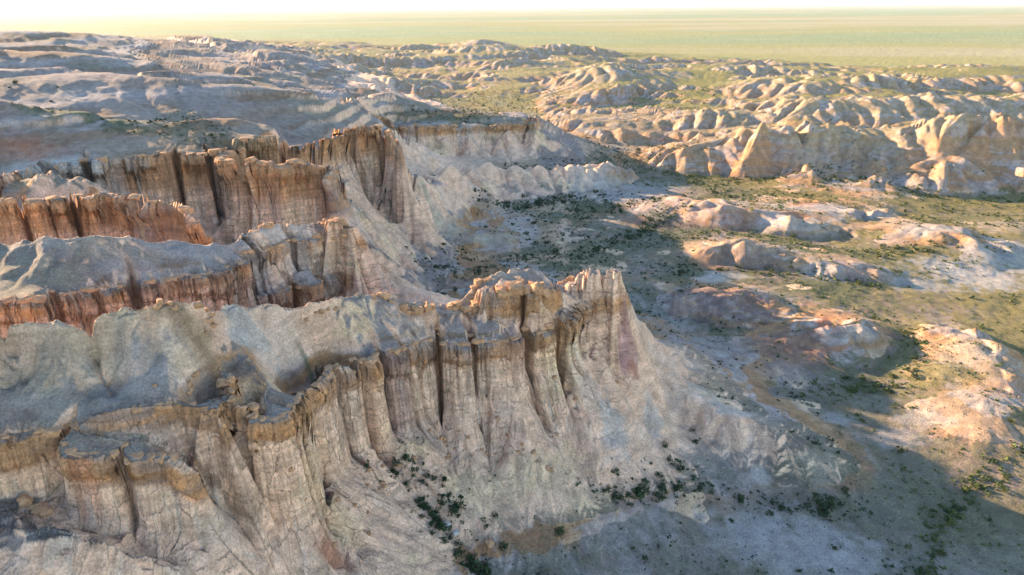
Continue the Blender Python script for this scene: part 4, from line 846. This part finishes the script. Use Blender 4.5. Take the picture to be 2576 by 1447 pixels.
# ------------------------------------------------------------------ the sheet is cut along natural borders into the pieces of the landscape
cx = P[..., 0]; cy = P[..., 1]
cw = 1.5 * noise(cx / 7, cy / 7, 401).reshape(cx.shape); cw2 = 1.5 * noise(cx / 7, cy / 7, 402).reshape(cx.shape)
px_ = cx + cw; py_ = cy + cw2
REG = np.zeros(cx.shape, np.int8)                                # 0 valley floor
rr_ = np.hypot(cx, cy)
REG[(py_ > 260) & (px_ < 0 - (py_ - 290) * .5) & (rr_ < 1500)] = 4
REG[inside(px_, py_, POLY['hills'])] = 5
REG[inside(px_, py_, POLY['back'])] = 3
REG[inside(px_, py_, POLY['left'])] = 4
REG[inside(px_, py_, POLY['middle'])] = 2
REG[inside(px_, py_, POLY['front'])] = 1
REG[(REG == 0) & (rr_ > 620) & (px_ > -40 - (py_ - 290) * .5)] = 6
REG[rr_ > 1300] = 6
names = ['valley_floor', 'cliff_front', 'cliff_middle', 'cliff_back', 'hills_left', 'hills_right', 'plain']
labels = ['pinkish grey valley floor with dark scrub between the cliffs', 'nearest fluted clay cliff with brown caprock and pale talus', 'second clay cliff with lilac white top and tip painted in orange sun glow', 'row of tall brown and cream fluted cliffs behind the second ridge', 'smooth stony lilac hills rising behind the cliff tops', 'sunlit orange and grey gullied badland hills beyond the valley', 'flat yellow green steppe reaching the horizon']
freg = np.maximum(np.maximum(REG[:-1, :-1], REG[1:, 1:]), np.maximum(REG[:-1, 1:], REG[1:, :-1]))
idx = np.arange(NR * NC).reshape(NR, NC)
quads = np.stack([idx[:-1, :-1], idx[:-1, 1:], idx[1:, 1:], idx[1:, :-1]], -1).reshape(-1, 4); freg = freg.ravel()
Pf = P.reshape(-1, 3).astype(f4); Cf = COL.reshape(-1, 3); Nf = PN.reshape(-1, 3).astype(f4)
wm = np.where((np.abs(AT['D']) < 15.9) & (AT['D'] > -1.2), (1 - .55 * sstep(3, 15, AT['D'])) * sstep(-1.2, .0, AT['D']) * (1 - sstep(.88, .95, nz)), 0)
WL = np.zeros(P.shape, f4); WL[:NROW] = np.stack([AT['S'], AT['D'], wm], -1); Wf = WL.reshape(-1, 3)
LAND = {}
for k, nm in enumerate(names):
    q = quads[freg == k]
    if len(q) == 0: continue
    used, inv = np.unique(q.ravel(), return_inverse=True)
    me = bpy.data.meshes.new(nm)
    me.vertices.add(len(used)); me.vertices.foreach_set('co', Pf[used].ravel())
    me.loops.add(q.size); me.loops.foreach_set('vertex_index', inv.astype(np.int32).ravel())
    me.polygons.add(len(q)); me.polygons.foreach_set('loop_start', (np.arange(len(q)) * 4).astype(np.int32))
    me.polygons.foreach_set('use_smooth', np.ones(len(q), bool))
    me.update(calc_edges=True)
    a = me.attributes.new('ground', 'FLOAT_COLOR', 'POINT'); a.data.foreach_set('color', np.concatenate([Cf[used], np.ones((len(used), 1), f4)], 1).astype(f4).ravel())
    a = me.attributes.new('wall', 'FLOAT_VECTOR', 'POINT'); a.data.foreach_set('vector', Wf[used].astype(f4).ravel())
    me.normals_split_custom_set_from_vertices(Nf[used])
    me.materials.append(M_ground)
    ob = bpy.data.objects.new(nm, me); col.objects.link(ob); ob['kind'] = 'structure'; ob['label'] = labels[k]
    LAND[nm] = ob
print('land', round(time.time() - T0, 1), [(k, len(o.data.polygons)) for k, o in LAND.items()])

# ------------------------------------------------------------------ loose caprock blocks, parts of the cliffs they lie on
def ico(n):
    import bmesh
    bm = bmesh.new(); bmesh.ops.create_icosphere(bm, subdivisions=n, radius=1); v = np.array([q.co[:] for q in bm.verts]); f = [[k.index for k in q.verts] for q in bm.faces]; bm.free(); return v, f
rng = np.random.default_rng(7)
IV, IF = ico(2)
def make_stone(seed, name, mat):
    g = np.random.default_rng(seed); v = IV.copy()
    v = np.sign(v) * np.abs(v) ** .5                          # squarish block with worn edges
    for _ in range(5):                                         # split faces
        n = g.normal(size=3); n /= np.linalg.norm(n); k = g.uniform(.72, .98); dd = v @ n; v -= np.outer(np.maximum(dd - k, 0), n)
    v *= 1 + .10 * g.normal(size=(len(v), 1))
    me = bpy.data.meshes.new(name); me.from_pydata(v.tolist(), [], IF); me.update(); me.materials.append(mat); return me
def simple_mat(name, c1, c2, scale, bump=.5, rough=.95):
    m = bpy.data.materials.new(name); t, ns, L, b = nodes(m); b.inputs['Roughness'].default_value = rough; b.inputs['Specular IOR Level'].default_value = .1
    geo = N(ns, 'ShaderNodeNewGeometry'); n = N(ns, 'ShaderNodeTexNoise'); n.inputs['Scale'].default_value = scale; n.inputs['Detail'].default_value = 5; n.inputs['Roughness'].default_value = .65
    L.new(geo.outputs['Position'], n.inputs['Vector']); r_ = N(ns, 'ShaderNodeValToRGB'); r_.color_ramp.elements[0].position = .32; r_.color_ramp.elements[1].position = .68
    r_.color_ramp.elements[0].color = c1 + (1,); r_.color_ramp.elements[1].color = c2 + (1,); L.new(n.outputs['Fac'], r_.inputs[0]); L.new(r_.outputs[0], b.inputs['Base Color'])
    bp = N(ns, 'ShaderNodeBump'); bp.inputs['Strength'].default_value = bump; bp.inputs['Distance'].default_value = .15; L.new(n.outputs['Fac'], bp.inputs['Height']); L.new(bp.outputs[0], b.inputs['Normal'])
    return m
M_stone = simple_mat('caprock', (.28, .145, .07), (.50, .28, .15), 1.6)
M_pale = simple_mat('pale_stone', (.36, .30, .24), (.52, .45, .38), 2.2)
stones = [make_stone(i, 'stone', M_stone) for i in range(6)]; pales = [make_stone(20 + i, 'stone', M_pale) for i in range(3)]
def put_stone(x_, y_, sx, sy, sz, parent, kind=stones, sink=.35, rz=None):
    h_ = float(height([x_], [y_])[0])
    o = bpy.data.objects.new('stone', kind[rng.integers(len(kind))]); col.objects.link(o); o.parent = parent
    o.location = (x_, y_, h_ + sz * (1 - 2 * sink)); o.scale = (sx, sy, sz); o.rotation_euler = (rng.uniform(-.12, .12), rng.uniform(-.12, .12), rng.uniform(0, 6.28) if rz is None else rz)
    return o
for (xs, ys, n, s0, s1, parent) in STONE_RUNS:
    for i in range(n):
        t = (i + rng.uniform(.2, .8)) / n; s_ = rng.uniform(s0, s1)
        kx = np.interp(t, np.linspace(0, 1, len(xs)), xs) + rng.uniform(-.35, .35); ky = np.interp(t, np.linspace(0, 1, len(ys)), ys) + rng.uniform(-.35, .35)
        put_stone(kx, ky, s_ * rng.uniform(.8, 1.3), s_ * rng.uniform(.8, 1.2), s_ * rng.uniform(.6, 1.0), LAND[parent])
# broken slabs of the hard cap along the brows, and blocks that have come down from it
def brow(k, s0, s1, step, hs, parent, over=.3):
    q, sq, nr = rim_lines[k]; ss = np.arange(s0, min(s1, sq[-1]), step); ss = ss + rng.uniform(-.35, .35, len(ss)) * step
    qx, qy, nx_, ny_ = (np.interp(ss, sq, a) for a in (q[:, 0], q[:, 1], nr[:, 0], nr[:, 1])); offs = np.arange(-4.2, 4.0, .3)
    HX = qx[:, None] + nx_[:, None] * offs; HY = qy[:, None] + ny_[:, None] * offs; HH = height(HX, HY).reshape(HX.shape)
    for i in range(len(ss)):
        if rng.uniform() < .12: continue
        drop = HH[i, :-3] - HH[i, 3:]; zr_ = np.interp(ss[i], sq, q[:, 2]); j = int(np.argmax((drop > 2.2) & (np.abs(HH[i, :-3] - zr_) < 1.3)))
        if drop[j] <= 2.2 or abs(HH[i, j] - zr_) > 1.3: continue
        s_ = rng.uniform(*hs); zt = HH[i, j]
        o = bpy.data.objects.new('stone', stones[rng.integers(len(stones))]); col.objects.link(o); o.parent = parent
        hz2 = s_ * rng.uniform(.45, .8); t_ = offs[j] + over * s_ - .2
        o.location = (qx[i] + nx_[i] * t_, qy[i] + ny_[i] * t_, zt - hz2 * .72); o.scale = (s_ * rng.uniform(1.0, 1.6), s_ * rng.uniform(.8, 1.1), hz2); o.rotation_euler = (rng.uniform(-.1, .1), rng.uniform(-.1, .1), math.atan2(nx_[i], -ny_[i]) + rng.uniform(-.35, .35))
brow('F', 14, 90, .95, (.45, .8), LAND['cliff_front']); brow('B', 4, 40, 1.3, (.45, .85), LAND['cliff_front']); brow('F', 0, 14, 1.2, (.4, .75), LAND['cliff_front'])
brow('S', 6, 80, 1.5, (.5, .95), LAND['cliff_middle']); brow('S2', 0, 30, 1.3, (.5, .9), LAND['cliff_middle'])
brow('T0', 4, 80, 2.2, (.7, 1.3), LAND['cliff_back']); brow('T1', 4, 110, 2.4, (.8, 1.5), LAND['cliff_back']); brow('T2', 2, 80, 2.4, (.8, 1.5), LAND['cliff_back']); brow('T3', 4, 110, 3.0, (.9, 1.6), LAND['cliff_back'])
q, sq, nr = rim_lines['F']
for i in range(46):
    j = rng.integers(12, len(q) - 3); t_ = rng.uniform(2.6, 9); put_stone(q[j, 0] + nr[j, 0] * t_, q[j, 1] + nr[j, 1] * t_, *(rng.uniform(.12, .42) * np.array([1.2, 1, .8])), LAND['cliff_front'], sink=.25)
for (x_, y_, s_, kind, lab) in BOULDERS:
    o = put_stone(x_, y_, s_, s_ * .8, s_ * .85, None, pales if kind else stones, .3)
    o.name = 'boulder'; o['label'] = lab; o['category'] = 'boulder'

# ------------------------------------------------------------------ shrubs
def leaf_mat(name, c1, c2):
    m = bpy.data.materials.new(name); t, ns, L, b = nodes(m); b.inputs['Roughness'].default_value = .75; b.inputs['Specular IOR Level'].default_value = .2
    at = N(ns, 'ShaderNodeAttribute', attribute_name='tone'); oi = N(ns, 'ShaderNodeObjectInfo')
    ad = N(ns, 'ShaderNodeMath', operation='MULTIPLY_ADD'); L.new(oi.outputs['Random'], ad.inputs[0]); ad.inputs[1].default_value = .5; L.new(at.outputs['Fac'], ad.inputs[2])
    sb = N(ns, 'ShaderNodeMath', operation='SUBTRACT'); L.new(ad.outputs[0], sb.inputs[0]); sb.inputs[1].default_value = .25
    r_ = N(ns, 'ShaderNodeValToRGB'); r_.color_ramp.elements[0].color = c1 + (1,); r_.color_ramp.elements[1].color = c2 + (1,); L.new(sb.outputs[0], r_.inputs[0]); L.new(r_.outputs[0], b.inputs['Base Color'])
    return m
M_leaf = leaf_mat('shrub_leaves', (.016, .032, .015), (.05, .078, .026))
M_leaf2 = leaf_mat('steppe_shrub_leaves', (.045, .06, .018), (.115, .13, .035))
M_twig = simple_mat('shrub_wood', (.10, .075, .05), (.19, .15, .11), 6)
def shrub_arrays(seed, nleaf, size=.16):
    g = np.random.default_rng(seed)
    lob = g.normal(size=(6, 3)) * [.42, .42, .16] + [0, 0, .42]; lr = g.uniform(.32, .55, 6)
    V = []; Fc = []; Tn = []
    for i in range(nleaf):
        k = g.integers(6); d = g.normal(size=3); d /= np.linalg.norm(d); c = lob[k] + d * lr[k] * g.uniform(.55, 1.05)
        if c[2] < .05: c[2] = abs(c[2]) * .5 + .04
        a = g.normal(size=3); a /= np.linalg.norm(a); b_ = np.cross(a, g.normal(size=3)); b_ /= np.linalg.norm(b_)
        s_ = size * g.uniform(.6, 1.3); n = len(V)
        V += [c - a * s_, c + b_ * s_ * .7, c + a * s_, c - b_ * s_ * .7]; Fc.append((n, n + 1, n + 2, n + 3)); Tn += [g.uniform(0, 1)] * 4
    return np.array(V), Fc, Tn
def shrub_mesh(seed, nleaf, mat, size):
    V, Fc, Tn = shrub_arrays(seed, nleaf, size)
    me = bpy.data.meshes.new('foliage'); me.from_pydata(V.tolist(), [], Fc); me.update()
    a = me.attributes.new('tone', 'FLOAT', 'POINT'); a.data.foreach_set('value', np.array(Tn, f4)); me.materials.append(mat); return me
def twig_mesh(seed):
    g = np.random.default_rng(seed); V = []; Fc = []
    for i in range(7):
        a = g.uniform(0, 6.28); e = np.array([math.cos(a) * .5, math.sin(a) * .5, g.uniform(.45, .75)]); r0 = .035; n = len(V)
        for t_, rr2 in ((0, r0), (1, .012)):
            for q in range(3): V.append(e * t_ + [math.cos(q * 2.1) * rr2, math.sin(q * 2.1) * rr2, -.1 * (1 - t_)])
        for q in range(3): Fc.append((n + q, n + (q + 1) % 3, n + 3 + (q + 1) % 3, n + 3 + q))
    me = bpy.data.meshes.new('stems'); me.from_pydata(V, [], Fc); me.update(); me.materials.append(M_twig); return me
PROTO = [(shrub_mesh(50 + i, 150, M_leaf, .16), twig_mesh(70 + i)) for i in range(5)]; PROTO2 = [(shrub_mesh(60 + i, 130, M_leaf2, .17), twig_mesh(80 + i)) for i in range(4)]
# where they grow: along the dry gullies first, then scattered over the flats
def line_dist(x, y, p):
    b = np.full(x.shape, 1e9)
    for (a, c) in zip(p[:-1], p[1:]):
        ex, ey = c[0] - a[0], c[1] - a[1]; t = np.clip(((x - a[0]) * ex + (y - a[1]) * ey) / (ex * ex + ey * ey + 1e-9), 0, 1)
        b = np.minimum(b, np.hypot(x - a[0] - t * ex, y - a[1] - t * ey))
    return b
n = 260000
th = rng.uniform(-47 * D2R, 46 * D2R, n); rad = np.exp(rng.uniform(math.log(60), math.log(640), n)); bx = rad * np.sin(th); by = rad * np.cos(th)
dd = np.full(n, 1e9); wid = np.zeros(n)
dens = np.zeros(n)
for (p, wd, am) in GULLIES:
    dd = line_dist(bx, by, p); dens = np.maximum(dens, am * .75 * np.exp(-(dd / (wd * 1.5)) ** 2))
u_, v_ = to_uv(bx.astype(f4), by.astype(f4)); hz = samp(HB, u_, v_); sl_ = np.hypot(samp(GRX, u_, v_), samp(GRY, u_, v_))
flat_ = (1 - sstep(.22, .5, sl_)); fl_low = np.where(by > 290, bx > 10 - (by - 290) * .45, bx > -38) & (hz < 9)
gvv = fbm(bx / 34, by / 26, 4, 341); clus = fbm(bx / 11, by / 11, 3, 377)
base_d = np.where(fl_low, .085 * sstep(-.3, .5, gvv + clus * .8) + .016, np.where(hz > 34, .010 * sstep(.15, .6, gvv + .6 * clus), .002))
for (px0, py0, rx, ry, c, s_) in PATCHES:
    q = ((bx - px0) / rx) ** 2 + ((by - py0) / ry) ** 2 < 1
    if c[1] > c[0] and c[0] < .15: base_d[q] = np.maximum(base_d[q], .09)
    elif c[2] > .37: base_d[q] *= .15; dens[q] *= .3
tot = np.maximum(dens * (1 - sstep(.55, .95, sl_)), base_d * flat_)
# candidates are spread by rad^-2; bring them to an even spread on the ground
prob = tot * (rad / 110) ** 2 * 1.0
keep = np.where(rng.uniform(size=n) < prob)[0]
bx, by, rad, dens = bx[keep], by[keep], rad[keep], dens[keep]
siz = np.clip(rng.lognormal(-1.4, .55, len(keep)), .13, 1.1) * (1 + .9 * np.minimum(dens * 3, 1)); siz = np.where((rad < 125) & (dens > .3), siz * 1.35, siz); siz = np.minimum(siz, 1.6)
siz *= .86 * np.clip(rad / 200, 1, 1.4)
bz, ba = height(bx, by, True)
okk = (np.abs(ba['D']) > 2.5) | (rng.uniform(size=len(bx)) < .1)
bx, by, bz, rad, siz, dens = bx[okk], by[okk], bz[okk], rad[okk], siz[okk], dens[okk]
app = siz / np.hypot(rad, CAM_Z - bz); app[np.abs(np.arctan2(bx, by)) > 44 * D2R] *= .01
order = np.argsort(-app); print('shrubs', len(order), round(time.time() - T0, 1))
ANC = np.array([q[:3] for q in ANCHORS]); TXT = [q[3] for q in ANCHORS]
top = order[:300]; zone = {}
for k in top:
    dz_ = np.hypot(ANC[:, 0] - bx[k], ANC[:, 1] - by[k]) / np.hypot(ANC[:, 0], ANC[:, 1]) + .02 * np.abs(ANC[:, 2] - bz[k])
    pale = bool(bx[k] > 62 and (k * 7919) % 10 < 8)
    zone.setdefault((int(np.argmin(dz_)), pale), []).append(k)
ONES = 'first second third fourth fifth sixth seventh eighth ninth tenth eleventh twelfth thirteenth fourteenth fifteenth sixteenth seventeenth eighteenth nineteenth'.split()
TENS = {2: 'twent', 3: 'thirt', 4: 'fort', 5: 'fift', 6: 'sixt', 7: 'sevent', 8: 'eight', 9: 'ninet'}
def ordinal(i): return ONES[i - 1] if i < 20 else TENS[i // 10] + ('ieth' if i % 10 == 0 else 'y-' + ONES[i % 10 - 1])
for (zi, pale), ks in zone.items():
    ks.sort(key=lambda k: bx[k] / (by[k] * ct + (CAM_Z - bz[k]) * st))
    for i, k in enumerate(ks):
        x_, y_, z_, s_ = float(bx[k]), float(by[k]), float(bz[k]), float(siz[k])
        fm_, tm_ = (PROTO2 if pale else PROTO)[rng.integers(4)]
        e = bpy.data.objects.new('shrub', None); col.objects.link(e); e.location = (x_, y_, z_ - .04); e.rotation_euler = (0, 0, rng.uniform(0, 6.28)); e.scale = (s_, s_ * rng.uniform(.8, 1.15), s_ * rng.uniform(.75, 1.15)); e.empty_display_size = .3
        hue = 'yellow green' if pale else 'dark green'
        e['label'] = (hue + ' shrub ' + TXT[zi]) if len(ks) == 1 else (ordinal(i + 1) + ' from left of the ' + hue + ' shrubs ' + TXT[zi]); e['category'] = 'shrub'; e['group'] = hue + ' shrubs ' + TXT[zi]
        o = bpy.data.objects.new('foliage', fm_); col.objects.link(o); o.parent = e
        o = bpy.data.objects.new('stems', tm_); col.objects.link(o); o.parent = e
# the rest, too small to pick apart, as one mass each for dark and yellow-green plants
small = [shrub_arrays(200 + i, 10, .5)[0] for i in range(6)]; smallT = [np.repeat(np.random.default_rng(i).uniform(0, 1, 10), 4) for i in range(6)]
for nm, mat, sel, lab in (('low_scrub', M_leaf, lambda x_: x_ <= 62, 'countless small dark green bushes dotted over valley floor and slopes'), ('steppe_scrub', M_leaf2, lambda x_: x_ > 62, 'countless small yellow green tufts dotted over the sunlit flats')):
    ks = [k for k in order[300:] if sel(bx[k])][:12000]; V = []; Tn = []
    for k in ks:
        v = small[k % 6]; a = (k * 1.7) % 6.28; c_, s2 = math.cos(a), math.sin(a); s_ = siz[k]
        V.append(np.stack([(v[:, 0] * c_ - v[:, 1] * s2) * s_ + bx[k], (v[:, 0] * s2 + v[:, 1] * c_) * s_ + by[k], v[:, 2] * s_ * .9 + bz[k] - .03], 1)); Tn.append(smallT[k % 6])
    V = np.concatenate(V).astype(f4); nq = len(V) // 4
    me = bpy.data.meshes.new(nm); me.vertices.add(len(V)); me.vertices.foreach_set('co', V.ravel()); me.loops.add(len(V)); me.loops.foreach_set('vertex_index', np.arange(len(V), dtype=np.int32))
    me.polygons.add(nq); me.polygons.foreach_set('loop_start', np.arange(nq, dtype=np.int32) * 4); me.update(calc_edges=True)
    a = me.attributes.new('tone', 'FLOAT', 'POINT'); a.data.foreach_set('value', np.concatenate(Tn).astype(f4)); me.materials.append(mat)
    o = bpy.data.objects.new(nm, me); col.objects.link(o); o['kind'] = 'stuff'; o['label'] = lab; o['category'] = 'scrub'

# ------------------------------------------------------------------ low table hills on the horizon
M_mesa = simple_mat('far_clay', (.20, .19, .13), (.30, .27, .20), .004, 0)
def mesa(az0, az1, dist, htop, depth, seed, lab):
    g = np.random.default_rng(seed); k = 60; V = []; Fc = []
    for i in range(k):
        t = i / (k - 1); az = (az0 + (az1 - az0) * t) * D2R; env = min(1, 3 * t) * min(1, 3 * (1 - t))
        hh = htop * env * (.72 + .28 * float(noise(np.array([t * 9 + seed]), np.array([seed * 3.7]))[0] * 1.6)); hh = max(hh, 0)
        for dz, dr in ((-20, 0), (.55, .12), (1, .3), (1, .8), (-20, 1)):
            rr3 = dist + depth * dr + 300 * math.sin(t * 40 + seed) * (dr > 0); V.append((rr3 * math.sin(az), rr3 * math.cos(az), dz if dz < 0 else hh * dz))
    for i in range(k - 1):
        for j in range(4): a = i * 5 + j; Fc.append((a, a + 5, a + 6, a + 1))
    me = bpy.data.meshes.new('table_hill'); me.from_pydata(V, [], Fc); me.update(); me.polygons.foreach_set('use_smooth', [True] * len(Fc)); me.materials.append(M_mesa)
    o = bpy.data.objects.new('table_hill', me); col.objects.link(o); o['label'] = lab; o['kind'] = 'structure'
for a in MESAS: mesa(*a)

# ------------------------------------------------------------------ evening haze
hb_ = bpy.data.meshes.new('haze'); X0, X1, Y0, Y1, Z0, Z1 = -125000, 125000, -3000, 125000, -45, 330
hb_.from_pydata([(X0, Y0, Z0), (X1, Y0, Z0), (X1, Y1, Z0), (X0, Y1, Z0), (X0, Y0, Z1), (X1, Y0, Z1), (X1, Y1, Z1), (X0, Y1, Z1)], [], [(3, 2, 1, 0), (4, 5, 6, 7), (0, 1, 5, 4), (1, 2, 6, 5), (2, 3, 7, 6), (3, 0, 4, 7)])
hm = bpy.data.materials.new('haze'); hm.use_nodes = True; hm.node_tree.nodes.clear()
ho = hm.node_tree.nodes.new('ShaderNodeOutputMaterial'); hv = hm.node_tree.nodes.new('ShaderNodeVolumePrincipled'); hv.inputs['Color'].default_value = (.82, .91, 1, 1); hv.inputs['Density'].default_value = 2.2e-5; hv.inputs['Anisotropy'].default_value = 0
hm.node_tree.links.new(hv.outputs[0], ho.inputs['Volume']); hb_.materials.append(hm)
hz_o = bpy.data.objects.new('haze', hb_); col.objects.link(hz_o); hz_o['kind'] = 'stuff'; hz_o['label'] = 'pale evening haze over the far plain'
print('all', round(time.time() - T0, 1))
